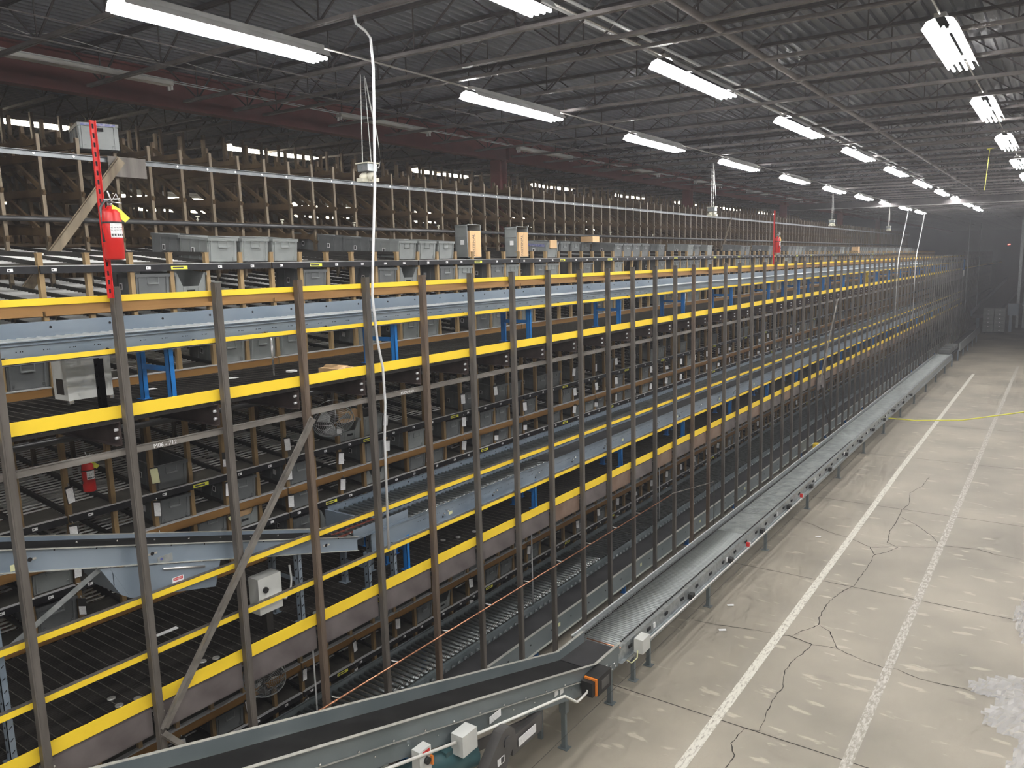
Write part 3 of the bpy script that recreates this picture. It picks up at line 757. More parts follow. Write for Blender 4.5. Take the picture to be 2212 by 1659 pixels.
# upper conveyor (top tier)
r=empty('roller_conveyor','blue-grey roller conveyor along the top tier walkway','conveyor')
xf,xk=-6.60,-7.22; y0,y1=.6,YEND-3
b=MB().box(xf-.004,xf,y0,y1,5.53,5.705).box(xf,xf+.03,y0,y1,5.70,5.706).box(xf,xf+.022,y0,y1,5.672,5.678).box(xf-.004,xf+.03,y0,y1,5.526,5.532)
y=y0+.2; i=0
while y<14:
    for dy in (0,.03,.045): b.disc((xf+.001,y+dy,5.625),(1,0,0),.005,.002,6,1)
    if i%4==0: b.disc((xf+.001,y+.1,5.575),(1,0,0),.016,.003,10,1).bar((xf+.002,y+.065,5.575),(xf+.002,y+.09,5.58),.004,.022,m=2).bar((xf+.002,y+.115,5.575),(xf+.002,y+.135,5.58),.004,.022,m=2)
    y+=.20; i+=1
b.box(xf,xf+.003,2.2,2.34,5.575,5.62,3)
ob('side_channel',b,[M['conv'],M['hole'],M['bolt'],M['card']],r,label='front side channel with bolt holes')
b=MB().box(xk,xk+.004,y0,y1,5.46,5.815).box(xk-.03,xk,y0,y1,5.81,5.816)
y=2.1
while y<16: b.disc((xk+.004,y,5.765),(1,0,0),.012,.002,8,1); y+=.52 
ob('side_channel',b,[M['conv'],M['hole']],r,label='taller rear side channel')
rollers(r,.60,.022,M['rollerl'],y0,y1,.078,-6.91,5.672,95,False)
for k in range(22):
    y=3.86+2.93*k
    if y<YEND-4: stand(r,-6.66,-7.14,y,5.02,5.53,M['blue'])
stand(r,-6.98,-6.98,3.38,5.02,5.47,M['slate'],True,cross=False)
text('NORTHERN',.03,(xf+.0035,2.11,5.50),RX,M['print'],r,'maker_label') if False else None
# electrical box under it
r=empty('control_cabinet','grey control cabinet hanging under the top tier conveyor at left','electrical box',None,(-7.30,3.40,5.10))
ob('cabinet_body',MB().box(-.13,.13,-.20,.20,.0,.37),M['boxw'],r); ob('side_panel',MB().box(-.07,.06,-.204,-.20,.05,.19),M['guide'],r)
for s in (-1,1): ob('mounting_lug',MB().box(.10,.14,s*.18-.02,s*.18+.02,-.03,.0),M['bolt'],r)
# ---- middle tier conveyors
r=empty('roller_conveyor','rear roller conveyor of the middle tier, nearest the rack shelves','conveyor')
y0,y1=6.35,YEND-3
b=MB().box(-7.54,-7.536,y0,y1,2.95,3.19).box(-7.56,-7.536,y0,y1,3.185,3.19)
y=y0+.3
while y<20: b.disc((-7.535,y,3.15),(1,0,0),.010,.002,8,1); b.disc((-7.535,y+.12,3.12),(1,0,0),.006,.002,6,1); y+=.30
ob('side_channel',b,[M['conv'],M['hole']],r)
b=MB().box(-6.90,-6.896,y0,y1,2.95,3.14).box(-6.90,-6.87,y0,y1,3.135,3.14)
y=y0+.1
while y<26: b.cyl((-6.896,y,3.11),(-6.88,y,3.11),.018,8,1); y+=.09
ob('side_channel',b,[M['conv'],M['bolt']],r)
ob('end_plate',MB().box(-7.56,-6.90,y0-.03,y0,2.80,3.16),M['conv'],r)
rollers(r,.62,.024,M['roller'],y0+.1,y1,.085,-7.22,3.10,95,False)
for k in range(20):
    y=6.9+2.9*k
    if y<YEND-4: stand(r,-6.95,-7.5,y,2.5,2.97,M['blue'])
r=empty('roller_conveyor','front conveyor of the middle tier with rollers then black belt, beside the posts','conveyor')
y0=6.0
b=MB().box(-6.400,-6.396,y0,y1,2.93,3.14).box(-6.42,-6.37,y0,y1,3.14,3.146).box(-6.396,-6.37,y0,y1,2.93,2.935)
y=y0+.8; i=0
while y<22:
    for dy in (0,.04,.10,.13): b.disc((-6.395,y+dy,3.06),(1,0,0),.005,.002,6,1)
    if i%4==1: b.disc((-6.395,y+.2,2.99),(1,0,0),.014,.004,8,1).disc((-6.395,y+.22,3.03),(1,0,0),.010,.02,6,2).disc((-6.395,y+.29,3.045),(1,0,0),.012,.02,6,2)
    if i%9==2: b.box(-6.395,-6.392,y+.05,y+.12,2.98,3.02,3)
    y+=.27; i+=1
ob('side_channel',b,[M['conv'],M['hole'],M['bolt'],M['card']],r)
ob('side_channel',MB().box(-6.86,-6.856,y0,y1,2.93,3.13),M['conv'],r)
rollers(r,.44,.024,M['roller'],y0+.25,10.0,.085,-6.63,3.09,95,True)
ob('belt',MB().box(-6.85,-6.41,10.0,y1,3.085,3.10),M['belt2'],r)
for k in range(21):
    y=6.58+2.83*k
    if y<YEND-4: stand(r,-6.43,-6.80,y,2.5,2.95,M['blue'])
stand(r,-6.40,-6.80,6.32,2.5,2.95,M['conv'],True)
stand(r,-6.40,-6.80,5.90,2.5,2.95,M['conv'],True)
ob('guide_plate',MB().box(-6.42,-6.415,5.75,6.65,3.14,3.26).box(-6.415,-6.40,5.75,6.6,3.14,3.17),M['conv'],r,label='raised blue-grey guide plate')
b=MB()
for i in range(11): b.cyl((-6.80,5.55+i*.08,3.16),(-6.46,5.55+i*.08,3.15),.022,8,0)
b.box(-6.70,-6.68,5.5,6.35,3.17,3.185,1).box(-6.58,-6.56,5.5,6.35,3.17,3.185,1)
RT=mat('rust_red_band',(.20,.05,.03),rough=.6)
ob('transfer_rollers',b,[M['roller'],RT],r)
# decline belt
def zdec(y): return 4.815-.281*y
ya,yb2=.9,5.75
r=empty('decline_conveyor','blue-grey declining belt conveyor entering the middle tier from the left','conveyor')
for x,nm in ((-6.36,'near'),(-6.87,'far')):
    b=MB().prism([(ya,zdec(ya)-.19),(yb2,zdec(yb2)-.16),(yb2,zdec(yb2)),(ya,zdec(ya))],'x',x-.004,x)
    s=1 if nm=='near' else -1
    b.bar((x+s*.012,ya,zdec(ya)),(x+s*.012,yb2,zdec(yb2)),.028,.006,m=4).bar((x+s*.012,ya,zdec(ya)-.19),(x+s*.012,yb2,zdec(yb2)-.16),.028,.006,m=4)
    if nm=='near':
        y=2.42; i=0
        while y<5.6:
            z=zdec(y)-.085
            if i%3==0: b.disc((x+.001,y,z),(1,0,0),.017,.003,10,1); b.bar((x+.002,y-.045,z+.003),(x+.002,y-.018,z),.004,.018,m=2); b.bar((x+.002,y+.018,z),(x+.002,y+.045,z-.003),.004,.018,m=2)
            b.disc((x+.001,y+.18,z+.02),(1,0,0),.007,.002,6,1); b.disc((x+.001,y+.35,z+.03),(1,0,0),.010,.006,3,2); y+=.32; i+=1
        b.box(x,x+.003,2.28,2.36,zdec(2.3)-.17,zdec(2.3)-.12,3)
    ob('side_channel',b,[M['conv'],M['hole'],M['bolt'],M['card'],M['flange']],r)
ob('belt',MB().prism([(ya,zdec(ya)-.05),(yb2,zdec(yb2)-.05),(yb2,zdec(yb2)-.04),(ya,zdec(ya)-.04)],'x',-6.865,-6.37),M['belt'],r)
for y in (2.12,4.92):
    stand(r,-6.40,-6.84,y,2.5,zdec(y)-.17,M['conv'],True)
b=MB().bar((-6.38,2.1,3.35),(-6.38,2.95,zdec(2.95)-.19),.006,.045); ob('knee_brace',b,M['galv'],r)
b=MB().prism([(3.0,zdec(3.0)-.19),(4.02,zdec(4.02)-.18),(3.95,3.27),(3.15,3.46)],'x',-6.352,-6.348).box(-6.85,-6.35,3.02,3.025,zdec(3)-.35,zdec(3)-.19)
b.prism([(2.92,zdec(2.92)-.19),(3.0,zdec(3)-.19),(3.15,3.46),(3.07,3.52)],'x',-6.80,-6.35)
dp=ob('drive_guard',b,M['conv'],r)
ob('take_up_screw',MB().cyl((-6.34,3.45,zdec(3.45)-.225),(-6.34,3.85,zdec(3.85)-.225),.012,8),M['bolt'],dp)
dl=ob('danger_label',MB().box(-6.347,-6.345,3.53,3.64,3.40,3.50),M['white'],dp)
ob('danger_header',MB().box(-6.345,-6.3445,3.54,3.63,3.47,3.495),M['red'],dp)
text('DANGER',.018,(-6.3440,3.585,3.482),RX,M['white'],dp,'danger_word')
text('NEVER\nOPERATE WITH\nGUARDS OFF',.014,(-6.3444,3.585,3.435),RX,M['red'],dp,'warning_words')
ml=ob('maker_plate',MB().box(-6.358,-6.356,3.42,3.56,zdec(3.5)-.17,zdec(3.5)-.10),M['galv'],r)
ob('maker_logo',MB().disc((-6.356,3.455,zdec(3.5)-.125),(1,0,0),.014,.001,12),M['toteb'],ml)
# electrical box middle tier
r=empty('disconnect_enclosure','pale rectangular electrical enclosure with black knob under the declining conveyor','electrical box',None,(-6.50,4.60,2.52))
ob('enclosure_body',MB().box(-.10,.06,-.13,.15,.22,.60),M['boxw'],r); ob('rotary_knob',MB().disc((.06,-.05,.47),(1,0,0),.030,.02,14),M['rubber'],r)
ob('pedestal',MB().box(-.05,.03,-.04,.04,0,.22),M['guide'],r)
ob('flex_conduit',MB().tube([(.0,.15,.30),(.02,.22,.27),(.03,.28,.33),(.02,.31,.45),(.0,.31,.60)],.012,8),M['cable'],r)
# ---- ground conveyors
r=empty('roller_conveyor','dark roller conveyor at ground level beside the rack foot','conveyor',None,(0,0,-.08))
y0,y1=3.2,YEND-2
ob('side_channel',MB().box(-7.80,-7.796,y0,y1,.42,.66).box(-7.83,-7.796,y0,y1,.655,.66),M['conv2'],r)
b=MB().box(-6.99,-6.94,y0,y1,.56,.60).box(-6.94,-6.936,y0,y1,.45,.60)
y=y0+.1
while y<34: b.tube([(-6.90,y,.51),(-6.93,y,.51)],.033,7,1); y+=.145
ob('side_channel',b,[M['conv2'],M['galv']],r,label='inner channel with row of round bearing caps')
rollers(r,.78,.027,M['roller'],y0+.1,y1,.098,-7.39,.585,95,True)
for k in range(20): stand(r,-7.76,-7.04,5.2+3*k,.08,.45,M['blue'])
r=empty('belt_conveyor','black belt conveyor at ground level just inside the posts','conveyor',None,(0,0,-.07))
ob('belt',MB().box(-6.89,-6.44,y0,y1,.49,.505),M['belt2'],r)
b=MB().box(-6.404,-6.40,y0,y1,.26,.56).box(-6.44,-6.395,y0,y1,.56,.566,3).box(-6.40,-6.36,y0,y1,.26,.266,3).box(-6.44,-6.404,y0,y1,.52,.526)
y=5
i=0
while y<26:
    b.disc((-6.399,y,.43),(1,0,0),.014,.003,8,1)
    if i%5==3: b.box(-6.399,-6.396,y+.2,y+.26,.40,.46,2)
    y+=.6; i+=1
ob('side_channel',b,[M['conv2'],M['hole'],M['card'],M['flange']],r)
ob('side_channel',MB().box(-6.93,-6.925,y0,y1,.30,.48),M['conv2'],r)
for k in range(20): stand(r,-6.46,-6.86,3.4+3.0*k,.07,.32,M['blue'])
ob('warning_cover',MB().box(-.12,.02,-.14,.14,0,.32),M['yellow'],label='yellow cover box standing at floor level between posts',cat='cover',loc=(-6.12,25.1,0))
# copper tube
r=ob('copper_pipe',MB().tube([(-6.18,2.4,1.56),(-6.18,13.9,1.56)],.011,8),M['copper'],label='long copper tube clipped across the near posts at ground tier',cat='pipe')
ob('steel_end_pipe',MB().tube([(-6.18,13.9,1.56),(-6.95,14.25,1.56),(-6.96,14.3,1.56)],.010,8).tube([(-6.0,15.6,1.34),(-6.0,15.62,0)],.012,8),M['post'],r) if False else None
b=MB().tube([(-6.18,13.9,1.56),(-6.18,14.0,1.57),(-6.05,15.9,1.36),(-6.05,15.95,1.30),(-6.05,15.97,0)],.011,8)
ob('steel_pipe',b,M['post'],label='thin steel pipe turning from the copper tube down to the floor',cat='pipe')
for k in range(0,12,1):
    y=PY0+PP*k+.06
    ob('pipe_clip',MB().tube([(-6.22,y,1.60),(-6.19,y+.03,1.585),(-6.17,y+.06,1.575)],.006,6),M['cable'],r)
# ---- new front conveyor
r=empty('roller_conveyor','long galvanised roller conveyor on the open floor beside the aisle','conveyor')
y0,y1=9.05,47.5
ob('side_channel',MB().box(-5.56,-5.48,y0,y1,.80,.806).box(-5.48,-5.474,y0,y1,.68,.806).box(-5.56,-5.555,y0,y1,.74,.80),M['galv'],r,label='wide pale guard channel on the post side')
ob('guard_lip',MB().box(-5.575,-5.56,y0,y1,.80,.815),M['cond'],r)
b=MB().box(-4.86,-4.855,y0,y1,.70,.80).box(-4.86,-4.80,y0,y1,.80,.806).box(-4.80,-4.795,y0,y1,.60,.806).box(-4.795,-4.745,y0,y1,.60,.606).box(-4.77,-4.765,y0+.2,y1,.52,.62)
y=y0+.3; i=0
while y<34:
    b.box(-4.794,-4.78,y,y+.10,.69,.735,1)
    if i%3==0: b.box(-4.79,-4.72,y+.30,y+.42,.62,.70,2)
    if i%5==1: b.box(-4.793,-4.78,y+.2,y+.26,.66,.74,3)
    y+=.62; i+=1
ob('side_channel',b,[M['galv'],M['hole'],M['rubber'],M['white']],r,label='aisle-side channel with fittings')
rollers(r,.60,.018,M['rollerm'],y0+.05,y1,.056,-5.167,.775,98,False,5)
b=MB()
y=y0+.03
while y<24: b.cyl((-5.45,y,.79),(-5.43,y,.79),.014,6); b.cyl((-4.90,y,.79),(-4.88,y,.79),.014,6); y+=.056
ob('roller_caps',b,M['guide'],r,kind='stuff')
for y in (9.71,10.23,12.69,15.96,19.26,22.5,25.8,29.1,32.4,35.7,39,42.3,45.6):
    b=MB().box(-4.93,-4.87,y-.025,y+.025,0,.62).box(-4.97,-4.83,y-.06,y+.06,0,.008).box(-5.50,-5.44,y-.025,y+.025,0,.70).box(-5.5,-4.87,y-.02,y+.02,.45,.50)
    ob('leg_stand',b,M['conv2'],r)
c=MB().tube([(-4.66,9.72,.70),(-4.66,10.6,.69),(-4.66,14,.69),(-4.66,17.8,.69)],.011,8)
ob('cable_conduit',c,M['white_cond'],r)
e=ob('junction_box',MB().box(-4.74,-4.60,9.42,9.66,.62,.83),M['boxw'],r)
ob('flex_cable',MB().tube([(-4.68,9.42,.66),(-4.66,9.36,.58),(-4.68,9.22,.56),(-4.72,9.16,.62)],.008,6),M['card'],e)
for y in (14.1,17.8): ob('pull_switch',MB().box(-4.70,-4.64,y,y+.06,.72,.79).box(-4.69,-4.65,y+.06,y+.14,.69,.77,1),[M['red'],M['white']],r)
ob('pull_cord',MB().tube([(-4.60,6.3,.52),(-4.60,45,.50)],.003,4),M['pipe'],r)
# ---- incline belt at bottom
def zi(y): return .985 if y>8.25 else .985+(8.25-y)*.302
r=empty('incline_conveyor','blue-grey inclined belt conveyor in the bottom foreground','conveyor')
for x,s in ((-4.73,1),(-5.29,-1)):
    pts=[(.2,zi(.2)),(8.25,zi(8.25)),(8.95,zi(8.9))]
    lo=[(8.95,.985-.17),(8.20,.985-.17),(.2,zi(.2)-.18)]
    b=MB().prism(pts+lo,'x',x-.003,x+.003)
    for (p,q) in zip(pts,pts[1:]): b.bar((x+s*.018,p[0],p[1]),(x+s*.018,q[0],q[1]),.040,.006,m=3)
    if s>0:
        lo2=[(.2,zi(.2)-.18),(8.2,.985-.18),(8.95,.985-.18)]
        lo3=[(8.95,.985-.36),(7.95,.985-.36),(7.9,.985-.30),(.2,zi(.2)-.37)]
        b.prism(lo2+lo3,'x',x-.003-.02,x+.003-.02)
        b.bar((x-.005,.2,zi(.2)-.18),(x-.005,8.2,.985-.18),.05,.006,m=3)
        y=1.2
        while y<8.0:
            z=zi(y); b.disc((x+.003,y,z-.165),(1,0,0),.010,.012,6,1); b.disc((x-.015,y+.2,z-.33),(1,0,0),.008,.010,6,1); y+=.42
        for (y,dz) in ((7.3,-.25),(7.42,-.25),(8.0,-.26),(8.55,-.2)): b.box(x-.016,x-.010,y,y+.08,zi(y)+dz-.04,zi(y)+dz+.03,2)
        for y in (8.3,8.42,8.6,8.7,8.8): b.disc((x-.016,y,.985-.25),(1,0,0),.012,.02,6,1); b.disc((x-.016,y+.04,.985-.31),(1,0,0),.010,.02,6,1)
    ob('side_channel',b,[M['conv2'],M['bolt'],M['white'],M['flange']],r)
ob('belt',MB().prism([(.2,zi(.2)-.13),(8.25,zi(8.25)-.105),(8.25,zi(8.25)-.12),(.2,zi(.2)-.145)],'x',-5.26,-4.75),M['belt'],r,label='black incline belt')
ob('belt',MB().prism([(8.25,.885),(8.98,.86),(8.98,.84),(8.25,.865)],'x',-5.26,-4.75),M['belt2'],r,label='worn dark end belt')
ob('transfer_bar',MB().cyl((-5.28,9.01,.862),(-4.74,9.01,.862),.010,8),M['copper'],r)
ob('knee_joint',MB().bar((-5.26,8.25,.885),(-4.75,8.25,.885),.012,.006),M['hole'],r)
for y in (7.75,8.98):
    b=MB().box(-4.93,-4.87,y-.025,y+.025,0,.70).box(-4.97,-4.83,y-.06,y+.06,0,.008).box(-4.945,-4.85,y-.04,y+.04,.5,.72).box(-5.3,-5.24,y-.025,y+.025,0,.70)
    ob('leg_stand',b,M['conv2'],r)
y=3.6
ob('leg_stand',MB().box(-4.93,-4.87,y-.025,y+.025,0,zi(y)-.37).box(-5.3,-5.24,y-.025,y+.025,0,zi(y)-.2),M['conv2'],r)
ob('conduit_run',MB().tube([(-4.60,2.5,2.36),(-4.60,5.28,1.56)],.016,8).tube([(-4.60,5.53,1.49),(-4.60,7.15,1.08),(-4.60,7.3,1.04),(-4.60,7.58,.82),(-4.62,7.70,.79),(-4.62,7.86,.80),(-4.64,7.95,.86)],.016,8),M['white_cond'],r)
jb=ob('junction_box',MB().box(-4.68,-4.53,5.30,5.53,1.40,1.62),M['boxw'],r,label='square cream junction box')
ob('label_plate',MB().box(-4.70,-4.695,5.95,6.15,1.36,1.44),M['white'],r)
# drive: motor, chain guard, red disconnect
dv=ob('drive_frame',MB().bar((-4.78,5.2,1.30),(-4.78,7.0,.86),.02,.12).box(-4.80,-4.70,6.35,6.95,.76,.98),M['guard'],r)
ob('drive_motor',MB().tube([(-4.85,4.75,1.44),(-4.80,5.0,1.38),(-4.72,5.35,1.28),(-4.68,5.62,1.20)],[.10,.13,.13,.12],14).box(-4.80,-4.66,5.2,5.42,1.36,1.46),M['teal'],r,label='teal gear motor')
poly=[]
ca=(5.60,.84,.19); cb=(5.96,1.23,.155)
for i in range(13):
    t=math.radians(137+180*i/12); poly.append((ca[0]+ca[2]*math.cos(t),ca[1]+ca[2]*math.sin(t)))
for i in range(13):
    t=math.radians(-43+180*i/12); poly.append((cb[0]+cb[2]*math.cos(t),cb[1]+cb[2]*math.sin(t)))
g=ob('chain_guard',MB().prism(poly,'x',-4.60,-4.48),M['guard'],r)
ob('guard_boss',MB().disc((-4.48,cb[0],cb[1]),(1,0,0),.06,.012,16),M['pipe'],g)
ob('warning_sticker',MB().box(-4.479,-4.477,5.78,5.90,1.04,1.12),M['white'],g); 
ob('sticker_print',MB().box(-4.4765,-4.4755,5.84,5.89,1.05,1.11),M['print'],g)
dc=ob('disconnect_switch',MB().box(-4.70,-4.60,4.76,4.92,1.50,1.74),M['boxw'],r,label='white disconnect with black knob')
ob('switch_knob',MB().disc((-4.60,4.85,1.62),(1,0,0),.035,.03,12),M['rubber'],dc); ob('red_bezel',MB().box(-4.60,-4.598,4.80,4.90,1.68,1.72).box(-4.60,-4.57,4.90,4.92,1.55,1.64,1),[M['red'],M['orangeplastic']],dc)
pm=ob('belt_motor',MB().box(-4.72,-4.52,7.98,8.32,.72,.96).box(-4.71,-4.55,7.88,7.95,.74,.93),M['rubber'],r,label='black motor housing'); ob('motor_band',MB().box(-4.71,-4.53,7.95,7.98,.73,.955),M['orangeplastic'],pm)
ob('motor_face',MB().box(-4.519,-4.512,8.06,8.26,.78,.90),M['guard'],pm)
ob('info_plate',MB().box(-4.69,-4.685,6.45,6.80,.82,.92),M['white'],r)
# ------------------------------------------------------------------ braces
def brace(label,pts,x=PX+.05,w=.085,mt='lsteel'):
    r=empty('diagonal_brace',label,'brace')
    for p,q in zip(pts,pts[1:]):
        ob('brace_angle',MB().bar((x,p[0],p[1]),(x,q[0],q[1]),.006,w,up=(0,0,1)).bar((x+.02,p[0]-w*.42,p[1]+.01),(x+.02,q[0]-w*.42,q[1]+.01),.04,.006),M[mt],r)
    return r
brace('grey diagonal steel brace crossing the near posts at left',[(5.10,4.70),(3.24,2.26)])
brace('steel brace leaning down behind the foreground conveyor below the left brace',[(3.22,2.22),(4.95,.02)],x=PX+.06,w=.06)
r=brace('diagonal steel brace crossing the far part of the near posts',[(27.3,4.78),(25.4,2.25)])
ob('gusset_plate',MB().box(PX+.04,PX+.046,25.1,25.9,2.02,2.42),M['edge'],r)
brace('dark lower brace leaning to the floor in the far part of the near posts',[(25.5,2.15),(27.2,.02)],w=.07,mt='post2')
r=brace('weathered diagonal brace behind the fire extinguisher, top tier',[(5.40,7.66),(3.85,5.75)],x=TX+.14,w=.12,mt='tall')
ob('gusset_plate',MB().box(TX+.09,TX+.096,5.25,5.75,7.45,7.70),M['post'],r)
brace('thin far diagonal brace between the tall uprights right of centre',[(27.6,7.66),(26.6,6.4)],x=TX+.12,w=.10,mt='tall')

# ------------------------------------------------------------------ drop conduit, work lights, hangers
ob('drop_conduit',MB().tube([(-6.15,5.95,8.78),(-6.15,5.97,8.70),(-6.15,6.09,8.66),(-6.15,6.17,8.60),(-6.15,6.19,8.30),(-6.15,6.12,7.1),(-6.15,6.03,6.3),(-6.15,5.99,5.9),(-6.15,6.03,5.4),(-6.15,6.09,5.1),(-6.15,6.10,4.7),(-6.15,6.06,4.3),(-6.15,6.03,3.0)],.0145,10),M['cond'],label='bright galvanised conduit dropping from the ceiling down the near post',cat='conduit')
CHM=MB()
def worklight(x,y,z,label):
    r=empty('hanging_work_light',label,'work light',None,(x,y,z))
    ob('ballast_box',MB().box(-.10,.10,-.09,.09,.03,.13),M['galv'],r)
    ob('mount_bar',MB().box(-.12,.12,-.11,.11,.13,.145),M['hpaint'],r)
    for s,a in ((-1,.5),(1,-.3)):
        h=MB().tube([(0,0,0),(s*.04,s*.02,-.03),(s*.09,s*.03,-.06)],[.03,.06,.055],10).box(-.06+s*.05,.06+s*.05,s*.06-.05,s*.06+.05,-.11,-.06)
        ob('lamp_head',h,M['hpaint'],r)
    for s in (-1,1):
        b=MB(); zc=.145; top=8.78-z
        i=0
        while zc<top: 
            b.bar((0,s*.09*(1-(zc/top)*.6),zc),(0,s*.09*(1-(zc+.04)/top*.6),zc+.04),.012 if i%2 else .005,.005 if i%2 else .012); zc+=.034; i+=1
        ob('hanging_chain',b,M['cable'],r)
    ob('power_cord',MB().tube([(0,.1,.08),(0,.22,.10),(0,.27,.22),(0,.22,.55),(0,.12,.95),(0,.05,top)],.010,8),M['cable'],r)
worklight(-8.0,7.83,7.50,'hanging twin-head work light on chains beside the drop conduit, nearest')
worklight(-8.0,20.7,7.48,'hanging work light on chains above the far brace, second from the left')
worklight(-8.0,33.9,7.55,'small hanging work light far along the rack, third from the left')
worklight(-8.0,46.2,7.60,'tiny hanging work light at the far end, fourth from the left')
ob('hanger_rod',MB().cyl((-7.3,5.5,4.98),(-7.3,5.5,5.46),.012,8),M['bolt'],label='thin zinc rod under the top tier conveyor left of the fourth post',cat='rod')
ob('hanger_rod',MB().cyl((-7.3,17.26,4.98),(-7.3,17.26,5.46),.010,8),M['bolt'],label='thin zinc rod under the top tier conveyor in the far part',cat='rod')
for i,(y,z0,z1) in enumerate(((5.47,.62,2.2),(10.05,.62,2.2),(15.0,.62,2.2))):
    ob('drop_rod',MB().cyl((-6.92,y,z0),(-6.92,y,z1),.010,8),M['cond'],label='thin vertical rod from the middle deck down to the ground conveyor, %s from the left'%ORD[i],cat='rod')
for i,(y,zt,zb,yy) in enumerate(((38.9,8.2,2.2,37.7),(44.8,8.2,1.5,42.6))):
    ob('drop_cable',MB().tube([(-6.1,yy+2.2,zt),(-6.1,yy+.3,6.3),(-6.1,yy,5.7),(-6.1,yy,zb)],.02,6),M['cond'],label='pale cable dropping from the far ceiling to the posts, %s one'%('left' if i==0 else 'right'),cat='cable')
for i,y in enumerate((67,76)):
    ob('drop_conduit',MB().cyl((-6.1,y,1.8),(-6.1,y,8.6),.03,6),M['cond'],label='distant vertical conduit beyond the last posts, %s one'%('nearer' if i==0 else 'farther'),cat='conduit')
# ------------------------------------------------------------------ extinguishers
def ext(x,y,z,label,tagl=True,strut=True,strutlab=None):
    r=empty('fire_extinguisher',label,'fire extinguisher',None,(x,y,z)); r.scale=(1,1,.84)
    rad=.072; prof=[(0,rad*.85),(.015,rad),(.42,rad),(.455,rad*.8),(.475,rad*.4),(.49,.02)]
    ob('cylinder',MB().tube([(0,0,h) for h,_ in prof],[q for _,q in prof],18),M['red'],r)
    ob('valve',MB().cyl((0,0,.48),(0,0,.53),.02,10).bar((0,-.05,.545),(0,.08,.56),.02,.012).bar((0,-.02,.53),(0,.09,.52),.02,.010),M['bolt'],r)
    ob('hose',MB().tube([(.02,0,.52),(.04,-.06,.53),(.05,-.10,.47),(.05,-.105,.3),(.05,-.10,.16)],.011,8),M['pipe'],r)
    b=MB()
    for k in range(5):
        a0=math.radians(-38+16*k); a1=math.radians(-22+16*k); q=rad+.0015
        b.quad((q*math.cos(a0),q*math.sin(a0),.20),(q*math.cos(a1),q*math.sin(a1),.20),(q*math.cos(a1),q*math.sin(a1),.33),(q*math.cos(a0),q*math.sin(a0),.33))
        b.quad(((q+.001)*math.cos(a0+.06),(q+.001)*math.sin(a0+.06),.215),((q+.001)*math.cos(a1-.04),(q+.001)*math.sin(a1-.04),.215),((q+.001)*math.cos(a1-.04),(q+.001)*math.sin(a1-.04),.235),((q+.001)*math.cos(a0+.06),(q+.001)*math.sin(a0+.06),.235),1)
        for zz in (.26,.275,.29): b.quad(((q+.001)*math.cos(a0+.05),(q+.001)*math.sin(a0+.05),zz),((q+.001)*math.cos(a1-.05),(q+.001)*math.sin(a1-.05),zz),((q+.001)*math.cos(a1-.05),(q+.001)*math.sin(a1-.05),zz+.005),((q+.001)*math.cos(a0+.05),(q+.001)*math.sin(a0+.05),zz+.005),1)
    ob('label_sheet',b,[M['white'],M['pipe']],r)
    ob('strap_band',MB().tube([(0,0,.33),(0,0,.345)],rad+.003,18,cap=False),M['rubber'],r)
    if tagl: ob('inspection_tag',MB().prism([(-.01,.50),(.05,.46),(.12,.38),(.08,.34),(-.02,.43)],'x',rad*.7,rad*.7+.004),YL,r); ob('seal_ties',MB().tube([(.03,.0,.53),(.05,.03,.60),(.05,.05,.53)],.004,6).tube([(.03,0,.53),(.04,-.03,.62)],.006,6),M['white'],r)
    if strut:
        b=MB().box(-.022,-.016,-.02,.02,-.28,1.08 if strut is True else strut).box(-.022,.0,-.022,-.018,-.28,1.08).box(-.022,.0,.018,.022,-.28,1.08)
        zz=-.24
        while zz<1.05: b.box(-.016,-.0155,-.007,.007,zz,zz+.035,1); zz+=.07
        o=ob('strut_channel',b,[M['red'],M['hole']],label=strutlab,cat='strut channel',loc=(PX+.08,y-.02 if z>6 else y,z-.02)); 
    return r
ext(-6.08,3.18,6.315,'red fire extinguisher with yellow tag on the red strut, top left foreground',strutlab='red slotted strut channel rising from the near post at left')
ext(-6.08,20.25,6.33,'small distant red fire extinguisher above the near posts right of centre',strutlab='distant red slotted strut behind the far fire extinguisher')
e3=ext(FX+.13,3.73,3.99,'red fire extinguisher hanging inside the middle tier at far left',strut=False); e3.scale=(.85,.85,.68)
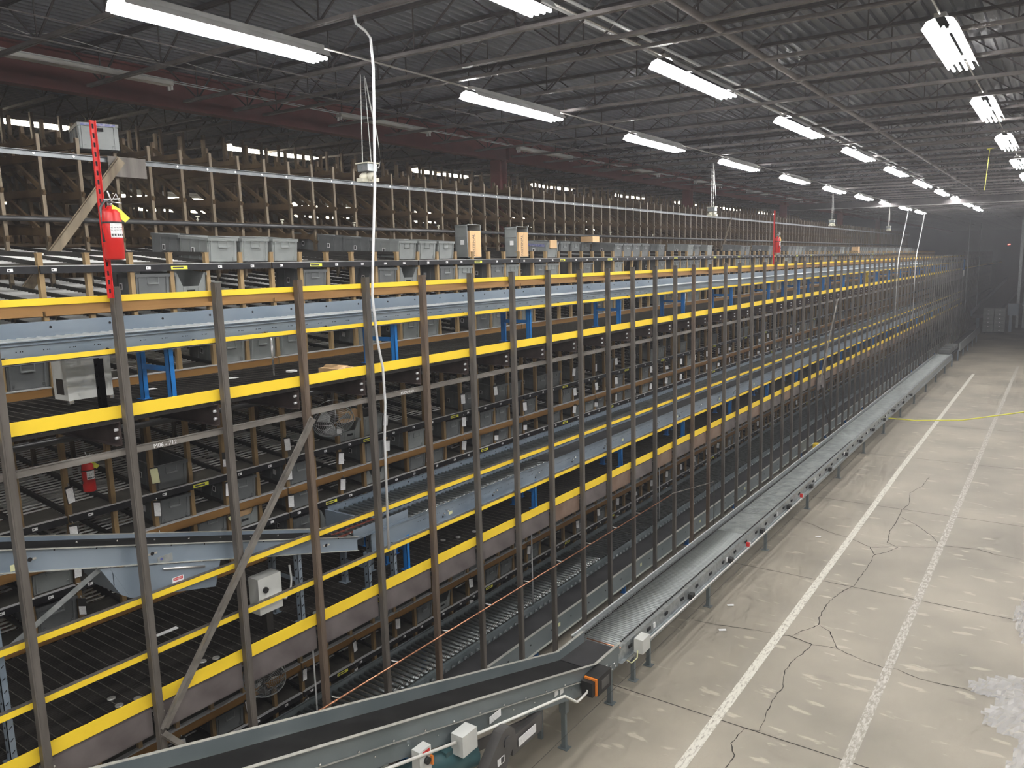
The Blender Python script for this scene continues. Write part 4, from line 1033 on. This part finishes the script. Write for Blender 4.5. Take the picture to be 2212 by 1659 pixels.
# ------------------------------------------------------------------ fans
def fan(x,y,z,rot,R,label,shroud):
    r=empty('industrial_fan',label,'fan',None,(x,y,z)); r.rotation_euler=rot
    b=MB()
    for k in range(1,13):
        rr=R*k/12; b.tube([(.07*math.cos(math.pi/2*k/12),rr*math.cos(t),rr*math.sin(t)) for t in [2*math.pi*i/28 for i in range(29)]],.0022,4,cap=False)
    for i in range(8):
        t=2*math.pi*i/8; b.tube([(.075,.03*math.cos(t),.03*math.sin(t)),(.05,R*.7*math.cos(t),R*.7*math.sin(t)),(0,R*math.cos(t),R*math.sin(t))],.003,4)
    ob('front_cage',b,M['cond'] if shroud else M['galv'],r)
    b=MB()
    for k in range(3):
        t=2*math.pi*k/3
        for j in range(5):
            a=t+j*.16; a2=t+(j+1)*.16
            b.quad((-.03+j*.012,.06*math.cos(a),.06*math.sin(a)),(-.03+j*.012,R*.85*math.cos(a),R*.85*math.sin(a)),(-.03+(j+1)*.012,R*.85*math.cos(a2),R*.85*math.sin(a2)),(-.03+(j+1)*.012,.06*math.cos(a2),.06*math.sin(a2)))
    ob('blades',b,M['rollerl'] if shroud else M['guard'],r)
    ob('motor',MB().cyl((-.20,0,0),(-.04,0,0),.075,14),M['guard'],r)
    ob('rim_ring',MB().tube([(0,R*math.cos(t),R*math.sin(t)) for t in [2*math.pi*i/28 for i in range(29)]],.008,5,cap=False).tube([(-.12,R*math.cos(t),R*math.sin(t)) for t in [2*math.pi*i/28 for i in range(29)]],.005,5,cap=False),M['galv'],r)
    ob('mount_arm',MB().bar((-.15,0,0),(-.20,0,R+.12),.05,.03) if False else MB().cyl((-.15,0,.05),(-.16,.0,.52),.02,8),M['post'],r)
fan(-7.75,6.72,4.22,(0,.55,-.5),.27,'silver caged fan tilted down beneath the top deck, behind the diagonal brace',True)
fan(-7.4,5.12,1.44,(0,.12,-.65),.24,'dark caged fan half hidden below the middle deck edge beam',False)
# ------------------------------------------------------------------ aisle items
ob('caution_tape',MB().tube([(-4.85,29.1,.56),(-4.0,29.4,.50),(-2.6,29.9,.55),(-.9,30.6,.86),(1.5,31.5,1.2)],.02,4),YL,label='yellow caution tape strung across the far aisle',cat='tape')
ob('hanging_strap',MB().bar((-1.79,23.3,8.75),(-1.85,23.3,7.75),.05,.01).bar((-1.85,23.3,8.75),(-1.60,23.3,8.78),.04,.02),YL,label='yellow strap hanging from the ceiling at upper right',cat='strap')
def crumple(pts_xy,h,name,label,seed,mt='film'):
    R=random.Random(seed); n=16; me=MB(); xs=[p[0] for p in pts_xy]; yy=[p[1] for p in pts_xy]
    x0,x1,y0_,y1_=min(xs),max(xs),min(yy),max(yy)
    def inside(px,py):
        c=False; j=len(pts_xy)-1
        for i in range(len(pts_xy)):
            a,b_=pts_xy[i],pts_xy[j]
            if (a[1]>py)!=(b_[1]>py) and px<(b_[0]-a[0])*(py-a[1])/(b_[1]-a[1])+a[0]: c=not c
            j=i
        return c
    G={}
    N=34
    for i in range(N+1):
        for j in range(N+1):
            px=x0+(x1-x0)*i/N; py=y0_+(y1_-y0_)*j/N
            if inside(px,py): G[i,j]=len(me.v); me.v.append((px+R.uniform(-.012,.012),py+R.uniform(-.012,.012),.006+R.random()**2*h))
    for (i,j) in G:
        if (i+1,j) in G and (i,j+1) in G and (i+1,j+1) in G:
            me.f.append((G[i,j],G[i+1,j],G[i+1,j+1],G[i,j+1])); me.m.append(0); me.sm.append(False)
    return ob(name,me,M[mt],label=label,cat='plastic film')
crumple([(-.53,11.1),(-.62,11.5),(-.45,11.9),(-.83,12.0),(-.80,12.35),(-.42,12.75),(-.1,12.9),(.9,12.9),(.9,9.0),(-.1,9.2),(-.25,10.3),(-.15,11.0)],.028,'plastic_wrap','crumpled clear plastic wrap on the floor at lower right',3)
crumple([(-.40,14.9),(-.38,15.5),(-.2,16.0),(.5,16.2),(.9,14.8),(.6,13.2),(-.12,13.5)],.09,'plastic_wrap','bulging clear plastic wrap at the right edge of the floor',4)
for i,(x,y) in enumerate(((-4.62,12.9),(-4.4,11.9),(-4.2,17.3))):
    ob('paper_scrap',MB().bar((x,y,.008),(x+.1,y+.06,.014),.06,.006),M['white'],label='tiny white paper scrap on the floor beside the conveyor, %s from the front'%ORD[i],cat='paper scrap')
for i,(x,y,z) in enumerate(((-7.3,5.75,5.03),(-7.5,5.1,5.03),(-6.7,3.4,5.03),(-6.75,3.62,5.03),(-7.6,4.2,5.03))):
    ob('paper_scrap',MB().box(-.04,.04,-.05,.05,0,.02 if i==0 else .006),M['white'],label='white scrap lying on the top deck grating, %s of five'%ORD[i],cat='paper scrap',loc=(x,y,z))
for i,(x,y) in enumerate(((-6.45,3.0),(-6.42,3.15),(-6.62,3.02),(-6.52,3.85),(-6.47,3.96),(-6.42,5.15),(-6.4,5.25),(-7.1,3.35),(-6.7,7.6),(-6.6,7.8),(-6.55,8.1))):
    ob('grating_clip',MB().cyl((0,0,0),(0,0,.012),.035,10),CL,label='round galvanised grating clip on the middle deck, %s from the left'%ORD[i],cat='clip',loc=(x,y,2.503))
ob('paper_scrap',MB().box(-.03,.03,-.12,.12,0,.006),M['white'],label='white paper strip on the middle deck below the drive guard',cat='paper scrap',loc=(-7.4,4.0,2.51))
# far end: tote stack, transfer conveyor, cabinets
TS=MB().box(-.35,.35,-.3,.3,0,.30).box(-.36,.36,-.31,.31,.27,.30).box(-.35,-.33,-.31,-.30,0,.27); TSm=merged([TS,MB().box(-.05,.05,-.312,-.30,.12,.17)]).mesh('stacked_tote',[M['totel'],M['white']])
for c,xx in enumerate((-4.75,-4.0)):
    for k in range(6):
        ob('stacked_tote',TSm,None,label='grey tote stacked at the aisle end, %s column, %s from the floor'%('left' if c==0 else 'right',ORD[k]),cat='tote',loc=(xx,70,.12+k*.31))
ob('stack_dolly',MB().box(-5.1,-3.65,69.7,70.3,.05,.12).cyl((-5,69.8,.05),(-4.9,69.8,.05),.05,8),M['guide'],label='black dolly under the far tote stack',cat='dolly')
for k in range(4):
    ob('dark_tote',MB().box(-.28,.28,-.3,.3,0,.22),M['tote'],label='dark tote riding on the far end of the floor conveyor, %s in line'%ORD[k],cat='tote',loc=(-5.17,47.9+k*1.0,.80))
r=empty('floor_conveyor_extension','pale side-panelled conveyor continuing beyond the far end of the floor conveyor','conveyor')
ob('belt',MB().box(-5.45,-4.88,47.6,64,.66,.75),M['belt2'],r); ob('side_panel',MB().box(-4.88,-4.80,51.5,64,.55,1.0),M['galv'],r)
b=MB()
for k in range(6): b.box(-4.92,-4.86,48.5+k*2.8,48.56+k*2.8,0,.66).box(-5.5,-5.44,48.5+k*2.8,48.56+k*2.8,0,.66)
ob('leg_stand',b,M['conv'],r)
r=empty('far_incline_conveyor','dark wide inclined conveyor rising beyond the far tote stack','conveyor')
ob('belt_bed',MB().bar((-5.2,72,1.2),(-4.2,96,3.2),1.6,.35),M['guard'],r); ob('side_rail',MB().bar((-6.1,72,1.4),(-5.1,96,3.4),.06,.45),M['conv'],r)
ob('leg_stand',MB().box(-5.8,-5.6,73,73.2,0,1.2).box(-4.6,-4.4,73,73.2,0,1.2),M['conv'],r)
ob('far_cabinet',MB().box(-3.6,-2.9,71.5,72.1,1.3,2.2).box(-3.5,-3.3,71.7,71.9,0,1.3),M['conv'],label='grey cabinet on a pedestal right of the far tote stack',cat='cabinet')
ob('work_platform',MB().box(-2.7,-1.4,72,73,2.1,2.25).box(-2.1,-2.0,72.4,72.5,0,2.1).box(-2.7,-1.4,71.98,72,2.05,2.12,1),[M['conv'],M['white']],label='grey raised shelf platform at the far right of the aisle',cat='platform')
ob('stacked_tote',MB().box(-.4,.4,-.3,.3,.1,1.5),M['totel'],label='grey bin at the far right edge of the aisle',cat='tote',loc=(-1.5,66,0))
for i,(x,y) in enumerate(((-3.15,76),(-2.7,76),(-.9,64),(-2.0,88),(.2,55))):
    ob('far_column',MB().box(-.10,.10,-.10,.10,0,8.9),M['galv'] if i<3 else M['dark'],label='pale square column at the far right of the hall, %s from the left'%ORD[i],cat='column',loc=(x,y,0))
ob('exit_light',MB().box(-.12,.12,-.03,.03,0,.1),M['exit'],label='small red glowing light on the far wall',cat='light',loc=(-5.6,105,7.0))
ob('aisle_sign',MB().box(-.02,.02,-.35,.35,-.0,.75).box(-.021,-.019+.04,-.34,.34,-.45,0,1),[M['blue'],M['white']],label='blue and white sign mounted on the far end of the near post row',cat='sign',loc=(-6.1,64.8,5.0))
ob('yellow_handle_frame',MB().tube([(0,-.3,0),(0,-.3,.45),(0,-.15,.55),(0,0,.45),(0,0,0)],.05,6).tube([(0,.35,0),(0,.35,.5)],.06,6),M['yellow'],label='yellow looped frame on the far top tier deck',cat='frame',loc=(-7.0,36,5.05))
# far continuation of the racks past the near posts
b=MB()
for k in range(30):
    y=YEND+.9*k; b.box(-6.3,-6.22,y,y+.06,0,6.3)
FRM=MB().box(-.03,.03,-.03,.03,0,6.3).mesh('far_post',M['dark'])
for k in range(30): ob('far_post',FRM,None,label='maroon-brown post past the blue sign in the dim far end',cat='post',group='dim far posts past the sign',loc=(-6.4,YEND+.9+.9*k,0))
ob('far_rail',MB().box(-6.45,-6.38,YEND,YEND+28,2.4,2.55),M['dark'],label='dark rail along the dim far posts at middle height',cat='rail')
ob('far_storage_block',MB().box(-9.5,-8.3,68.5,YEND+40,.0,1.2).box(-9.5,-8.3,68.5,YEND+40,2.2,3.4).box(-9.5,-8.3,68.5,YEND+40,4.6,5.6),M['dark'],label='dim block of filled shelving at the far end of the hall',cat='storage rack')

# ------------------------------------------------------------------ world and view
w=bpy.data.worlds.new('world'); S.world=w; w.use_nodes=True; bg=w.node_tree.nodes['Background']; bg.inputs[0].default_value=(.8,.85,1,1); bg.inputs[1].default_value=.05
vs=w.node_tree.nodes.new('ShaderNodeVolumeScatter'); vs.inputs['Color'].default_value=(.95,.95,1,1); vs.inputs['Density'].default_value=.0026; vs.inputs['Anisotropy'].default_value=.45
w.node_tree.links.new(vs.outputs[0],w.node_tree.nodes['World Output'].inputs['Volume'])   # dusty hall air
v=S.view_settings; S.display_settings.display_device='sRGB'; v.view_transform='Standard'; v.look='None'; v.exposure=1.0; v.gamma=1; v.use_curve_mapping=False
S.cycles.use_denoising=True
S.cycles.use_adaptive_sampling=True; S.cycles.adaptive_threshold=.12; S.cycles.adaptive_min_samples=12
S.cycles.max_bounces=5; S.cycles.diffuse_bounces=3; S.cycles.glossy_bounces=2; S.cycles.transmission_bounces=2; S.cycles.volume_bounces=0; S.cycles.transparent_max_bounces=8
S.cycles.sample_clamp_indirect=6
print('objects',len(S.objects),'totes',NT[0])
